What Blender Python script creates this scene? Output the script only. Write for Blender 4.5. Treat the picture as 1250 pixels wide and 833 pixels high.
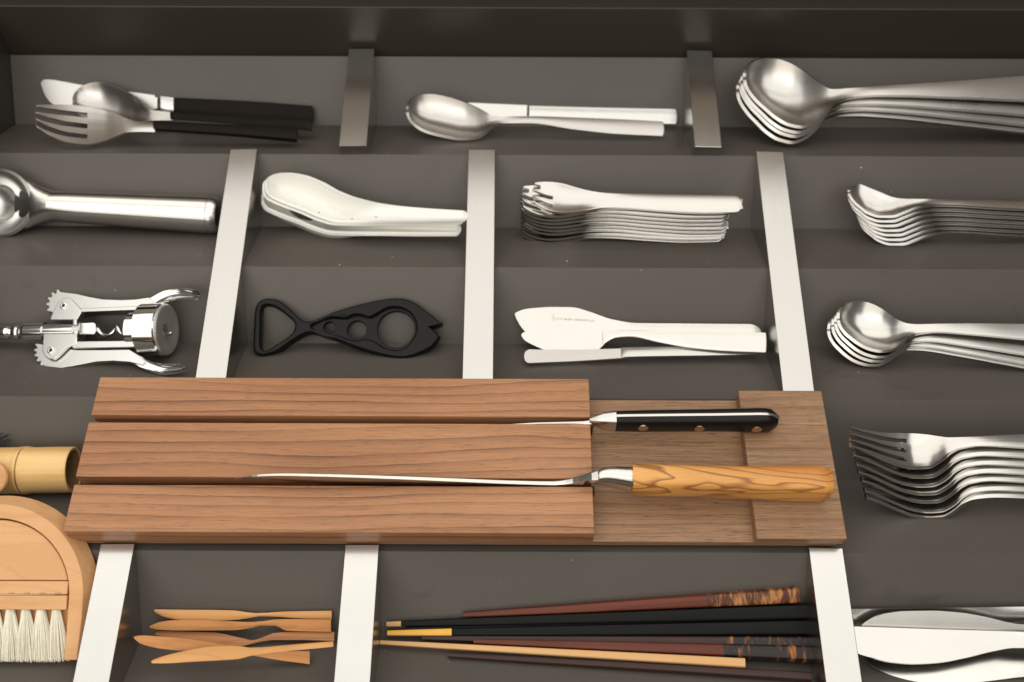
import bpy, bmesh, math, random
from mathutils import Vector, Matrix
random.seed(7)
S = 0.001                      # everything below is written in millimetres
scene = bpy.context.scene
col = scene.collection
for o in list(bpy.data.objects): bpy.data.objects.remove(o)

# ------------------------------------------------------------------ camera
TH, ROLL, FPX, DIST = math.radians(59), math.radians(0.22), 1241.0, 648.0
fwd = Vector((0, math.cos(TH), -math.sin(TH))); up0 = Vector((0, math.sin(TH), math.cos(TH))); rt0 = Vector((1, 0, 0))
RT = rt0*math.cos(ROLL) + up0*math.sin(ROLL); UP = up0*math.cos(ROLL) - rt0*math.sin(ROLL)
CAM = -fwd*DIST
cd = bpy.data.cameras.new('camera'); cam = bpy.data.objects.new('camera', cd); col.objects.link(cam)
M = Matrix((RT, UP, -fwd)).transposed().to_4x4(); M.translation = CAM*S
cam.matrix_world = M
cd.sensor_width = 36; cd.lens = FPX/1250*36; cd.clip_start = 0.01; cd.clip_end = 50
cd.dof.use_dof = True; cd.dof.focus_distance = 0.60; cd.dof.aperture_fstop = 7.0
scene.camera = cam

# ------------------------------------------------------------------ light
w = bpy.data.worlds.new("World"); scene.world = w; w.use_nodes = True
nt = w.node_tree; bg = nt.nodes['Background']
tc = nt.nodes.new('ShaderNodeTexCoord'); sx = nt.nodes.new('ShaderNodeSeparateXYZ'); cr = nt.nodes.new('ShaderNodeValToRGB')
nt.links.new(tc.outputs['Generated'], sx.inputs[0]); nt.links.new(sx.outputs['Z'], cr.inputs[0]); nt.links.new(cr.outputs[0], bg.inputs[0])
cr.color_ramp.elements[0].position = 0.0; cr.color_ramp.elements[0].color = (0.20, 0.16, 0.12, 1)
cr.color_ramp.elements[1].position = 0.45; cr.color_ramp.elements[1].color = (1.0, 0.93, 0.84, 1)
bg.inputs[1].default_value = 0.14
def area(name, loc, target, sx_, sy_, power, colr):
    l = bpy.data.lights.new(name, 'AREA'); l.shape = 'RECTANGLE'; l.size = sx_; l.size_y = sy_; l.energy = power; l.color = colr
    o = bpy.data.objects.new(name, l); col.objects.link(o); o.location = loc
    d = Vector(target) - Vector(loc); o.rotation_euler = d.to_track_quat('-Z', 'Y').to_euler()
    return o
area('window_light', (-0.14, 0.62, 0.95), (-0.14, 0.62, 0), 1.9, 0.84, 6.7, (1.0, 0.97, 0.915))
area('room_light', (-0.5, -1.35, 1.05), (0, 0, 0), 2.2, 1.1, 9.5, (1.0, 0.93, 0.84))
area('front_fill', (-0.08, -0.28, 0.74), (-0.08, -0.28, 0), 1.72, 0.86, 6.2, (1.0, 0.995, 0.95))  # added overhead fill that lifts the front rows
scene.view_settings.view_transform = 'Standard'; scene.view_settings.look = 'None'
scene.view_settings.exposure = 0.18; scene.view_settings.gamma = 1.0
scene.render.engine = 'CYCLES'

# ------------------------------------------------------------------ pixel rays and the stepped liner profile
RIDGE0, PITCH, BACK, ZR, ZV = 258.0, 99.0, 39.5, -4.0, -38.0
def liner_z(y):
    k = (RIDGE0 - y) / PITCH; f = (k - math.floor(k))*PITCH
    return ZR + (ZV-ZR)*f/BACK if f < BACK else ZV + (ZR-ZV)*(f-BACK)/(PITCH-BACK)
def ray(px, py): return (fwd + RT*((px-625)/FPX) - UP*((py-416.5)/FPX))
def at(px, py, z=0.0):
    d = ray(px, py); return CAM + d*((z-CAM.z)/d.z)
def rest(px, py, h=0.0):           # where the sight line meets a surface h above the liner
    z = 60.0
    while z > -60:
        p = at(px, py, z)
        if z <= liner_z(p.y)+h: return p
        z -= 0.25
    return p
class Frame:
    """local frame of a thing: origin A, x axis towards B, rolled about x (positive = facing the viewer)"""
    def __init__(s, A, B, roll=0.0):
        s.o = A.copy(); s.x = (B-A).normalized(); s.len = (B-A).length
        z = Vector((0, 0, 1)); z = (z - s.x*z.dot(s.x)).normalized()
        y = z.cross(s.x); r = math.radians(roll)
        s.z = z*math.cos(r) - y*math.sin(r); s.y = s.z.cross(s.x)
    def loc(s, px, py, lift=0.0):
        d = ray(px, py); q = s.o + s.z*lift
        t = (q-CAM).dot(s.z)/d.dot(s.z); p = CAM + d*t - s.o
        return Vector((p.dot(s.x), p.dot(s.y), lift))
    def mat(s):
        m = Matrix((s.x, s.y, s.z)).transposed().to_4x4(); m.translation = s.o*S; return m
    def shifted(s, v):
        f = Frame.__new__(Frame); f.x, f.y, f.z, f.len = s.x.copy(), s.y.copy(), s.z.copy(), s.len; f.o = s.o+v; return f

# ------------------------------------------------------------------ materials
def newmat(name):
    m = bpy.data.materials.new(name); m.use_nodes = True; return m, m.node_tree, m.node_tree.nodes['Principled BSDF']
def N(nt, t, **kw):
    n = nt.nodes.new(t)
    for k, v in kw.items():
        if hasattr(n, k): setattr(n, k, v)
        else: n.inputs[k].default_value = v
    return n
def mapping(nt, scale, rand=0.0):
    t = N(nt, 'ShaderNodeTexCoord'); mp = N(nt, 'ShaderNodeMapping'); mp.inputs['Scale'].default_value = scale
    if rand:
        oi = N(nt, 'ShaderNodeObjectInfo'); mu = N(nt, 'ShaderNodeMath', operation='MULTIPLY'); mu.inputs[1].default_value = rand
        nt.links.new(oi.outputs['Random'], mu.inputs[0]); cb = N(nt, 'ShaderNodeCombineXYZ')
        for i in (0, 1, 2): nt.links.new(mu.outputs[0], cb.inputs[i])
        nt.links.new(cb.outputs[0], mp.inputs['Location'])
    nt.links.new(t.outputs['Object'], mp.inputs[0]); return mp.outputs[0]
def noise(nt, vec, scale, detail=3, rough=0.5, dist=0.0):
    n = N(nt, 'ShaderNodeTexNoise'); n.inputs['Scale'].default_value = scale; n.inputs['Detail'].default_value = detail
    n.inputs['Roughness'].default_value = rough; n.inputs['Distortion'].default_value = dist; nt.links.new(vec, n.inputs['Vector']); return n.outputs['Fac']
def ramp(nt, fac, stops):
    r = N(nt, 'ShaderNodeValToRGB'); e = r.color_ramp.elements
    while len(e) < len(stops): e.new(0.5)
    for i, (p, c) in enumerate(stops): e[i].position = p; e[i].color = (*c, 1)
    nt.links.new(fac, r.inputs[0]); return r.outputs[0]
def bump(nt, b, h, strength, dist=0.0002):
    n = N(nt, 'ShaderNodeBump'); n.inputs['Strength'].default_value = strength; n.inputs['Distance'].default_value = dist
    nt.links.new(h, n.inputs['Height']); nt.links.new(n.outputs[0], b.inputs['Normal']); return n
def maprange(nt, f, a, b):
    n = N(nt, 'ShaderNodeMapRange'); n.inputs['To Min'].default_value = a; n.inputs['To Max'].default_value = b; nt.links.new(f, n.inputs[0]); return n.outputs[0]
def mix(nt, fac, a, b, mode='MIX'):
    n = N(nt, 'ShaderNodeMixRGB', blend_type=mode)
    for s, v in ((0, fac), (1, a), (2, b)):
        if hasattr(v, 'links'): nt.links.new(v, n.inputs[s])
        else: n.inputs[s].default_value = v if s == 0 else (*v, 1)
    return n.outputs[0]

def steel(name, c, rough, brush=(8, 900, 900), bstr=0.12, var=0.12):
    m, nt, b = newmat(name); b.inputs['Metallic'].default_value = 1
    v = mapping(nt, brush, 3.1); f = noise(nt, v, 1.0, 2)
    v2 = mapping(nt, (1, 1, 1), 5.3); f2 = noise(nt, v2, 38, 4, 0.6)
    sm = N(nt, 'ShaderNodeMath', operation='ADD'); nt.links.new(maprange(nt, f, rough-0.03, rough+0.03), sm.inputs[0]); nt.links.new(maprange(nt, f2, -var, var), sm.inputs[1])
    nt.links.new(sm.outputs[0], b.inputs['Roughness'])
    nt.links.new(mix(nt, f2, tuple(x*0.9 for x in c), c), b.inputs['Base Color'])
    if bstr: bump(nt, b, f, bstr, 0.00006)
    return m
M_STEEL = steel('satin_steel', (0.63, 0.61, 0.575), 0.23, bstr=0.04, var=0.06)
M_STEEL2 = steel('worn_satin_steel', (0.60, 0.575, 0.54), 0.29, bstr=0.04, var=0.05)
M_POL = steel('polished_steel', (0.63, 0.605, 0.565), 0.21, bstr=0.12, var=0.06)
M_BAR = steel('brushed_bar_steel', (0.87, 0.835, 0.775), 0.21, brush=(7, 1500, 7), bstr=0.1, var=0.03)
M_BAR = steel('brushed_bar_steel', (0.575, 0.555, 0.525), 0.24, brush=(1600, 12, 1600), bstr=0.14, var=0.05)
M_ALU = steel('polished_aluminium', (0.72, 0.70, 0.665), 0.2, brush=(10, 300, 300), bstr=0.15, var=0.07)
M_ALU2 = steel('satin_aluminium', (0.72, 0.70, 0.665), 0.36, brush=(60, 60, 60), bstr=0.08, var=0.07)
M_CHROME = steel('chrome', (0.80, 0.795, 0.775), 0.08, bstr=0.0, var=0.03)
M_CAST = steel('cast_plated_metal', (0.74, 0.73, 0.70), 0.24, brush=(60, 60, 60), bstr=0.08, var=0.06)
M_FACE = steel('matt_plated_face', (0.80, 0.78, 0.74), 0.5, bstr=0.0)
M_BRASS = steel('rivet_metal', (0.62, 0.45, 0.30), 0.35, bstr=0.0)

def plain(name, c, rough, nscale=60, namt=0.15, b_str=0.0, coat=0.0, spec=0.5):
    m, nt, b = newmat(name); v = mapping(nt, (1, 1, 1), 4.0); f = noise(nt, v, nscale, 5, 0.6)
    nt.links.new(mix(nt, f, tuple(x*(1-namt) for x in c), tuple(min(1, x*(1+namt)) for x in c)), b.inputs['Base Color'])
    nt.links.new(maprange(nt, f, rough-0.06, rough+0.06), b.inputs['Roughness'])
    b.inputs['Coat Weight'].default_value = coat; b.inputs['Specular IOR Level'].default_value = spec
    if b_str: bump(nt, b, noise(nt, v, nscale*12, 3), b_str)
    return m
M_BLACK = plain('black_plastic', (0.007, 0.0065, 0.006), 0.3, b_str=0.1, spec=0.2)
M_IRON = plain('black_cast_iron', (0.005, 0.0044, 0.004), 0.28, 150, 0.3, b_str=0.8, spec=0.2)
M_STAINW = plain('black_stained_wood', (0.012, 0.0095, 0.0075), 0.5, 80, 0.4, b_str=0.3, spec=0.09)
M_PORC = plain('cream_porcelain', (0.86, 0.845, 0.78), 0.16, 30, 0.03, coat=0.5)
M_WALL = plain('drawer_lacquer', (0.044, 0.036, 0.026), 0.36, 8, 0.12)
M_COUNTER = plain('worktop_edge', (0.40, 0.32, 0.25), 0.6, 8, 0.1)
M_HAIR = plain('goat_hair', (0.92, 0.85, 0.69), 0.6, 400, 0.12)
M_BRISTLE = plain('black_bristle', (0.012, 0.012, 0.012), 0.5)
M_DARKSLOT = plain('dark_inlay', (0.02, 0.015, 0.012), 0.6)
M_ETCH = plain('etched_marks', (0.60, 0.51, 0.42), 0.6)
M_CHIP = plain('glaze_speck', (0.22, 0.20, 0.15), 0.5)

def liner_mat():
    m, nt, b = newmat('liner_plastic'); v = mapping(nt, (1, 1, 1))
    big = noise(nt, v, 9, 4, 0.55); fine = noise(nt, v, 1400, 2, 0.5); mid = noise(nt, v, 90, 4, 0.6)
    c = mix(nt, big, (0.083, 0.071, 0.060), (0.102, 0.089, 0.076))
    vo = N(nt, 'ShaderNodeTexVoronoi'); vo.inputs['Scale'].default_value = 75; nt.links.new(v, vo.inputs['Vector'])
    dust = ramp(nt, vo.outputs['Distance'], [(0.0, (1, 1, 1)), (0.028, (1, 1, 1)), (0.04, (0, 0, 0))])
    gate = ramp(nt, noise(nt, v, 37, 2), [(0.52, (0, 0, 0)), (0.56, (1, 1, 1))])
    d = mix(nt, 1.0, dust, gate, 'MULTIPLY')
    smear = ramp(nt, noise(nt, v, 24, 3, 0.5, 1.2), [(0.66, (0, 0, 0)), (0.74, (0.35, 0.35, 0.35))])
    c = mix(nt, smear, c, (0.052, 0.045, 0.038))
    c = mix(nt, d, c, (0.30, 0.26, 0.20))
    vo2 = N(nt, 'ShaderNodeTexVoronoi'); vo2.inputs['Scale'].default_value = 210; nt.links.new(v, vo2.inputs['Vector'])
    d2 = mix(nt, 1.0, ramp(nt, vo2.outputs['Distance'], [(0.0, (1, 1, 1)), (0.05, (0.8, 0.8, 0.8)), (0.075, (0, 0, 0))]), ramp(nt, noise(nt, v, 55, 3), [(0.6, (0, 0, 0)), (0.68, (0.6, 0.6, 0.6))]), 'MULTIPLY')
    c = mix(nt, d2, c, (0.20, 0.175, 0.14)); nt.links.new(c, b.inputs['Base Color'])
    nt.links.new(maprange(nt, mid, 0.40, 0.50), b.inputs['Roughness'])
    b.inputs['Specular IOR Level'].default_value = 0.4
    bump(nt, b, fine, 0.35, 0.00008); return m
M_LINER = liner_mat()

def grained(name, light, mid, dark, freq, amp, fib, streak, rough=0.42, spec=0.3):
    m, nt, b = newmat(name); v0 = mapping(nt, (1, 1, 1), 9.7); sp = N(nt, 'ShaderNodeSeparateXYZ'); nt.links.new(v0, sp.inputs[0])
    def mth(op, a, b_):
        n = N(nt, 'ShaderNodeMath', operation=op)
        for i, q in ((0, a), (1, b_)):
            if hasattr(q, 'links'): nt.links.new(q, n.inputs[i])
            else: n.inputs[i].default_value = q
        return n.outputs[0]
    warp = noise(nt, mapping(nt, (3.2, 16, 16), 9.7), 1.0, 2, 0.5); warp2 = noise(nt, mapping(nt, (26, 150, 150), 9.7), 1.0, 3, 0.6)
    t = mth('ADD', mth('ADD', mth('MULTIPLY', sp.outputs['Y'], freq), mth('MULTIPLY', sp.outputs['Z'], freq*0.7)), mth('ADD', mth('MULTIPLY', warp, amp), mth('MULTIPLY', warp2, 0.35)))
    fr = mth('FRACT', t, 0)
    band = ramp(nt, fr, [(0.0, (0, 0, 0)), (0.5, (0.10, 0.10, 0.10)), (0.84, (0.5, 0.5, 0.5)), (0.93, (1, 1, 1)), (1.0, (0, 0, 0))])
    vary = ramp(nt, noise(nt, mapping(nt, (5, 60, 60), 9.7), 1.0, 3, 0.6), [(0.33, (0.15, 0.15, 0.15)), (0.66, (1, 1, 1))])
    fi = noise(nt, mapping(nt, (30, 1300, 1300), 9.7), 1.0, 3, 0.7); big = noise(nt, mapping(nt, (4, 30, 30), 9.7), 1.0, 3, 0.5)
    pores = ramp(nt, noise(nt, mapping(nt, (110, 2600, 2600), 9.7), 1.0, 1), [(0.30, (1, 1, 1)), (0.38, (0, 0, 0))])
    c = mix(nt, ramp(nt, big, [(0.35, (0, 0, 0)), (0.65, (1, 1, 1))]), light, mid)
    c = mix(nt, mix(nt, 1.0, mix(nt, streak, (0, 0, 0), band), vary, 'MULTIPLY'), c, dark)
    c = mix(nt, mix(nt, fib, (0, 0, 0), ramp(nt, fi, [(0.35, (1, 1, 1)), (0.62, (0, 0, 0))])), c, tuple(a*0.5 for a in mid))
    c = mix(nt, mix(nt, fib*1.3, (0, 0, 0), pores), c, dark)
    nt.links.new(c, b.inputs['Base Color']); nt.links.new(maprange(nt, fi, rough-0.05, rough+0.1), b.inputs['Roughness'])
    b.inputs['Specular IOR Level'].default_value = spec; bump(nt, b, fi, 0.3, 0.00008); return m
def wood(name, light, mid, dark, sx=5.0, sy=60.0, wave=16, dist=0.4, rough=0.45, fib=1.0, rand=9.7, streak=0.5, coat=0.0, spec=0.3):
    m, nt, b = newmat(name)
    v = mapping(nt, (sx, sy, sy), rand)
    lo = noise(nt, v, 0.9, 3, 0.45, dist)
    wv = N(nt, 'ShaderNodeTexNoise'); wv.noise_dimensions = '3D'; wv.inputs['Scale'].default_value = 1.0
    # growth lines: contour bands of a stretched noise field
    mu = N(nt, 'ShaderNodeMath', operation='MULTIPLY'); mu.inputs[1].default_value = wave; nt.links.new(lo, mu.inputs[0])
    fr = N(nt, 'ShaderNodeMath', operation='FRACT'); nt.links.new(mu.outputs[0], fr.inputs[0])
    band = ramp(nt, fr.outputs[0], [(0.0, (0, 0, 0)), (0.68, (0.10, 0.10, 0.10)), (0.92, (1, 1, 1)), (1.0, (0.0, 0.0, 0.0))])
    v2 = mapping(nt, (sx*8, sy*30, sy*30), rand); fi = noise(nt, v2, 1.0, 3, 0.7)
    v3 = mapping(nt, (sx*30, sy*90, sy*90), rand); pores = ramp(nt, noise(nt, v3, 1.0, 1), [(0.28, (1, 1, 1)), (0.36, (0, 0, 0))])
    c = mix(nt, fi, tuple(a*(1-0.22*fib) for a in light), tuple(min(1, a*(1+0.15*fib)) for a in light))
    c = mix(nt, ramp(nt, lo, [(0.35, (0, 0, 0)), (0.65, (1, 1, 1))]), c, mid)
    sc = mix(nt, streak, (0, 0, 0), band); c = mix(nt, sc, c, dark)
    pc = mix(nt, 0.35*fib, (0, 0, 0), pores); c = mix(nt, pc, c, tuple(a*0.6 for a in dark))
    nt.links.new(c, b.inputs['Base Color']); nt.links.new(maprange(nt, fi, rough-0.05, rough+0.08), b.inputs['Roughness'])
    b.inputs['Coat Weight'].default_value = coat; b.inputs['Specular IOR Level'].default_value = spec
    bump(nt, b, fi, 0.15*fib, 0.0001); return m
M_WALNUT = grained('oiled_walnut', (0.50, 0.25, 0.122), (0.40, 0.18, 0.082), (0.075, 0.032, 0.018), 150, 4.2, 0.34, 0.95)
M_WALNUT2 = grained('open_grained_walnut', (0.42, 0.248, 0.135), (0.33, 0.178, 0.092), (0.085, 0.044, 0.026), 170, 3.6, 0.55, 0.75)
M_BEECH = wood('oiled_beech', (0.76, 0.43, 0.205), (0.69, 0.37, 0.165), (0.50, 0.23, 0.085), 14, 70, 5, fib=0.6, streak=0.25)
M_SERV = wood('fruit_wood', (0.60, 0.27, 0.085), (0.52, 0.215, 0.06), (0.34, 0.12, 0.03), 12, 120, 5, fib=0.5, streak=0.4, coat=0.15)
M_SERV2 = wood('pale_fruit_wood', (0.70, 0.37, 0.135), (0.62, 0.30, 0.10), (0.44, 0.18, 0.05), 12, 120, 5, fib=0.5, streak=0.35, coat=0.15)
M_SERV3 = wood('reddish_fruit_wood', (0.47, 0.205, 0.075), (0.42, 0.17, 0.06), (0.28, 0.10, 0.035), 12, 120, 5, fib=0.5, streak=0.4, coat=0.15)
M_OLIVE = wood('olive_wood', (0.80, 0.40, 0.105), (0.52, 0.20, 0.04), (0.24, 0.08, 0.016), 5, 26, 15, dist=1.1, rough=0.34, fib=0.7, streak=0.92, coat=0.25)
M_BAMBOO = wood('golden_bamboo', (0.88, 0.59, 0.25), (0.80, 0.49, 0.18), (0.62, 0.32, 0.09), 6, 160, 3, rough=0.3, fib=0.5, streak=0.25, coat=0.35)
M_BAMIN = wood('bamboo_inside', (0.40, 0.24, 0.10), (0.32, 0.18, 0.07), (0.16, 0.08, 0.03), 20, 160, 4)
M_CHOPL = wood('pale_bamboo', (0.70, 0.42, 0.19), (0.66, 0.38, 0.16), (0.50, 0.26, 0.10), 5, 260, 4, fib=0.6, streak=0.4)
M_CHOPR = wood('red_lacquered_wood', (0.15, 0.030, 0.011), (0.10, 0.019, 0.007), (0.04, 0.008, 0.004), 8, 260, 4, rough=0.36, fib=0.8, coat=0.08)
M_CHOPD = wood('dark_lacquered_wood', (0.055, 0.020, 0.014), (0.035, 0.014, 0.011), (0.012, 0.007, 0.006), 8, 260, 4, rough=0.36, fib=0.6, coat=0.05)
M_CHOPB = wood('black_lacquered_wood', (0.007, 0.0075, 0.006), (0.005, 0.005, 0.0045), (0.003, 0.003, 0.003), 8, 260, 4, rough=0.4, fib=0.6, coat=0.0, spec=0.14)
M_YEL = plain('yellow_lacquer', (0.80, 0.42, 0.04), 0.35)
def bark_mat(name, ground, fleck, thr):
    m, nt, b = newmat(name); v = mapping(nt, (260, 60, 60), 3.3); f = noise(nt, v, 1.0, 4, 0.6, 0.8)
    c = ramp(nt, f, [(thr-0.1, ground), (thr, tuple(0.5*(a+c_) for a, c_ in zip(ground, fleck))), (thr+0.06, fleck), (thr+0.16, tuple(a*0.35 for a in fleck))])
    nt.links.new(c, b.inputs['Base Color']); b.inputs['Roughness'].default_value = 0.36; b.inputs['Coat Weight'].default_value = 0.1; b.inputs['Specular IOR Level'].default_value = 0.3; return m
M_BARK1 = bark_mat('cherry_bark_inlay', (0.075, 0.016, 0.007), (0.46, 0.20, 0.06), 0.55)
M_BARK2 = bark_mat('dark_lacquer_with_orange_flecks', (0.012, 0.008, 0.007), (0.42, 0.13, 0.02), 0.63)

# ------------------------------------------------------------------ object helpers
def tag(o, label=None, cat=None, group=None, kind=None):
    if label: o['label'] = label
    if cat: o['category'] = cat
    if group: o['group'] = group
    if kind: o['kind'] = kind
    return o
def link(name, me, mat=None, parent=None, matrix=None):
    o = bpy.data.objects.new(name, me); col.objects.link(o)
    if mat is not None and me is not None:
        me.materials.clear(); me.materials.append(mat)
    if parent: o.parent = parent
    if matrix is not None: o.matrix_world = matrix
    return o
def empty(name, frame=None):
    o = bpy.data.objects.new(name, None); o.empty_display_size = 0.02; col.objects.link(o)
    if frame: o.matrix_world = frame.mat()
    return o
def bake(me, mods, angle=40, wn=True):
    o = bpy.data.objects.new('tmp', me); col.objects.link(o)
    if any('vertex_group' in kw for t, kw in mods) and not o.vertex_groups: o.vertex_groups.new(name='t')
    for t, kw in mods:
        md = o.modifiers.new('m', t)
        for k, v in kw.items(): setattr(md, k, v)
    for p in me.polygons: p.use_smooth = True
    if wn: o.modifiers.new('n', 'WEIGHTED_NORMAL').weight = 100
    dg = bpy.context.evaluated_depsgraph_get(); dg.update()
    r = bpy.data.meshes.new_from_object(o.evaluated_get(dg)); bpy.data.objects.remove(o); return r
def pymesh(name, vs, fs):
    me = bpy.data.meshes.new(name); me.from_pydata([tuple(Vector(v)*S) for v in vs], [], fs); me.update()
    bm = bmesh.new(); bm.from_mesh(me)
    bmesh.ops.delete(bm, geom=[v for v in bm.verts if not v.link_faces], context='VERTS')
    bm.to_mesh(me); bm.free(); return me
def recalc(me):
    bm = bmesh.new(); bm.from_mesh(me); bmesh.ops.recalc_face_normals(bm, faces=bm.faces); bm.to_mesh(me); bm.free(); return me
def box_mesh(x0, x1, y0, y1, z0, z1, bev=0.6, seg=2, taper=None):
    vs = [(x, y, z) for x in (x0, x1) for y in (y0, y1) for z in (z0, z1)]
    if taper:   # (y half at x0, y half at x1, z half0, z half1)
        vs = []
        for x, a, c in ((x0, taper[0], taper[2]), (x1, taper[1], taper[3])):
            for y in (-a, a):
                for z in (-c, c): vs.append((x, y, z))
    fs = [(0, 1, 3, 2), (4, 6, 7, 5), (0, 4, 5, 1), (2, 3, 7, 6), (0, 2, 6, 4), (1, 5, 7, 3)]
    me = recalc(pymesh('box', vs, fs))
    if bev: me = bake(me, [('BEVEL', dict(width=bev*S, segments=seg, limit_method='ANGLE'))])
    return me
def prism_mesh(pts, a0, a1, axis='z', bev=0.5, seg=2):
    """closed outline extruded along an axis"""
    n = len(pts)
    def mkv(p, a):
        return (p[0], p[1], a) if axis == 'z' else (a, p[0], p[1])
    vs = [mkv(p, a0) for p in pts] + [mkv(p, a1) for p in pts]
    fs = [tuple(range(n)), tuple(range(2*n-1, n-1, -1))] + [(i, (i+1) % n, n+(i+1) % n, n+i) for i in range(n)]
    me = recalc(pymesh('prism', vs, fs))
    if bev: me = bake(me, [('BEVEL', dict(width=bev*S, segments=seg, limit_method='ANGLE', angle_limit=math.radians(35)))])
    return me
def lathe_mesh(prof, seg=40, ysc=1.0, angle=30, closed=True):
    """profile (x, r) revolved about the x axis"""
    q = [prof[0]]
    for (x0, r0), (x1, r1) in zip(prof, prof[1:]):     # holding rows keep long flat runs truly straight in shading
        l = math.hypot(x1-x0, r1-r0)
        if l > 2.0:
            for t in (0.35/l, 1-0.35/l): q.append((x0+(x1-x0)*t, r0+(r1-r0)*t))
        q.append((x1, r1))
    prof = q
    vs, fs = [], []
    for x, r in prof:
        for k in range(seg):
            a = 2*math.pi*k/seg; vs.append((x, r*math.cos(a)*ysc, r*math.sin(a)))
    for i in range(len(prof)-1):
        for k in range(seg):
            a, b_ = i*seg+k, i*seg+(k+1) % seg; fs.append((a, b_, b_+seg, a+seg))
    if closed:
        fs.append(tuple(range(seg))); fs.append(tuple(range(len(prof)*seg-1, (len(prof)-1)*seg-1, -1)))
    me = recalc(pymesh('lathe', vs, fs)); 
    for p in me.polygons: p.use_smooth = True
    me.set_sharp_from_angle(angle=math.radians(angle)); return me
def tube_mesh(pts, r, seg=8, rs=None):
    vs, fs = [], []; pts = [Vector(p) for p in pts]; n = len(pts)
    for i, p in enumerate(pts):
        t = (pts[min(i+1, n-1)]-pts[max(i-1, 0)]).normalized(); a = t.cross(Vector((0.13, 0.21, 1))).normalized(); b_ = t.cross(a)
        rr = rs[i] if rs else r
        for k in range(seg):
            g = 2*math.pi*k/seg; vs.append(p + a*(rr*math.cos(g)) + b_*(rr*math.sin(g)))
    for i in range(n-1):
        for k in range(seg): fs.append((i*seg+k, i*seg+(k+1) % seg, (i+1)*seg+(k+1) % seg, (i+1)*seg+k))
    fs.append(tuple(range(seg))); fs.append(tuple(range(n*seg-1, (n-1)*seg-1, -1)))
    me = recalc(pymesh('tube', vs, fs))
    for p in me.polygons: p.use_smooth = True
    return me
def smooth_loop(pts, k=6):
    n = len(pts); out = []
    for i in range(n):
        p0, p1, p2, p3 = (Vector(pts[(i+j-1) % n]) for j in range(4))
        for q in range(k):
            t = q/k; out.append(0.5*((2*p1)+(p2-p0)*t+(2*p0-5*p1+4*p2-p3)*t*t+(3*p1-p0-3*p2+p3)*t**3))
    return out
def plate_mesh(loops, thick, bevel=0.5, seg=2):
    """flat plate with holes: first loop outline, the rest holes"""
    cu = bpy.data.curves.new('c', 'CURVE'); cu.dimensions = '2D'; cu.fill_mode = 'BOTH'
    cu.extrude = (thick/2-bevel)*S; cu.bevel_depth = bevel*S; cu.bevel_resolution = seg; cu.offset = -bevel*S
    for lp in loops:
        sp = cu.splines.new('POLY'); sp.points.add(len(lp)-1); sp.use_cyclic_u = True
        for i, p in enumerate(lp): sp.points[i].co = (p[0]*S, p[1]*S, 0, 1)
    o = bpy.data.objects.new('tmp', cu); col.objects.link(o); dg = bpy.context.evaluated_depsgraph_get(); dg.update()
    me = bpy.data.meshes.new_from_object(o.evaluated_get(dg)); bpy.data.objects.remove(o)
    for p in me.polygons: p.use_smooth = True
    bm = bmesh.new(); bm.from_mesh(me); bmesh.ops.remove_doubles(bm, verts=bm.verts, dist=1e-6); bm.to_mesh(me); bm.free()
    me.set_sharp_from_angle(angle=math.radians(30)); return me
def cat(vals, xs, x):
    """monotone-ish cubic interpolation of station values"""
    n = len(xs)
    if x <= xs[0]: return vals[0]
    if x >= xs[-1]: return vals[-1]
    i = max(j for j in range(n-1) if xs[j] <= x)
    def m(j):
        if j == 0: return (vals[1]-vals[0])/(xs[1]-xs[0])
        if j == n-1: return (vals[-1]-vals[-2])/(xs[-1]-xs[-2])
        a = (vals[j]-vals[j-1])/(xs[j]-xs[j-1]); b_ = (vals[j+1]-vals[j])/(xs[j+1]-xs[j])
        if a*b_ <= 0: return 0
        return 2*a*b_/(a+b_)
    h = xs[i+1]-xs[i]; t = (x-xs[i])/h
    return ((1+2*t)*(1-t)**2*vals[i] + t*(1-t)**2*h*m(i) + t*t*(3-2*t)*vals[i+1] + t*t*(t-1)*h*m(i+1))
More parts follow.
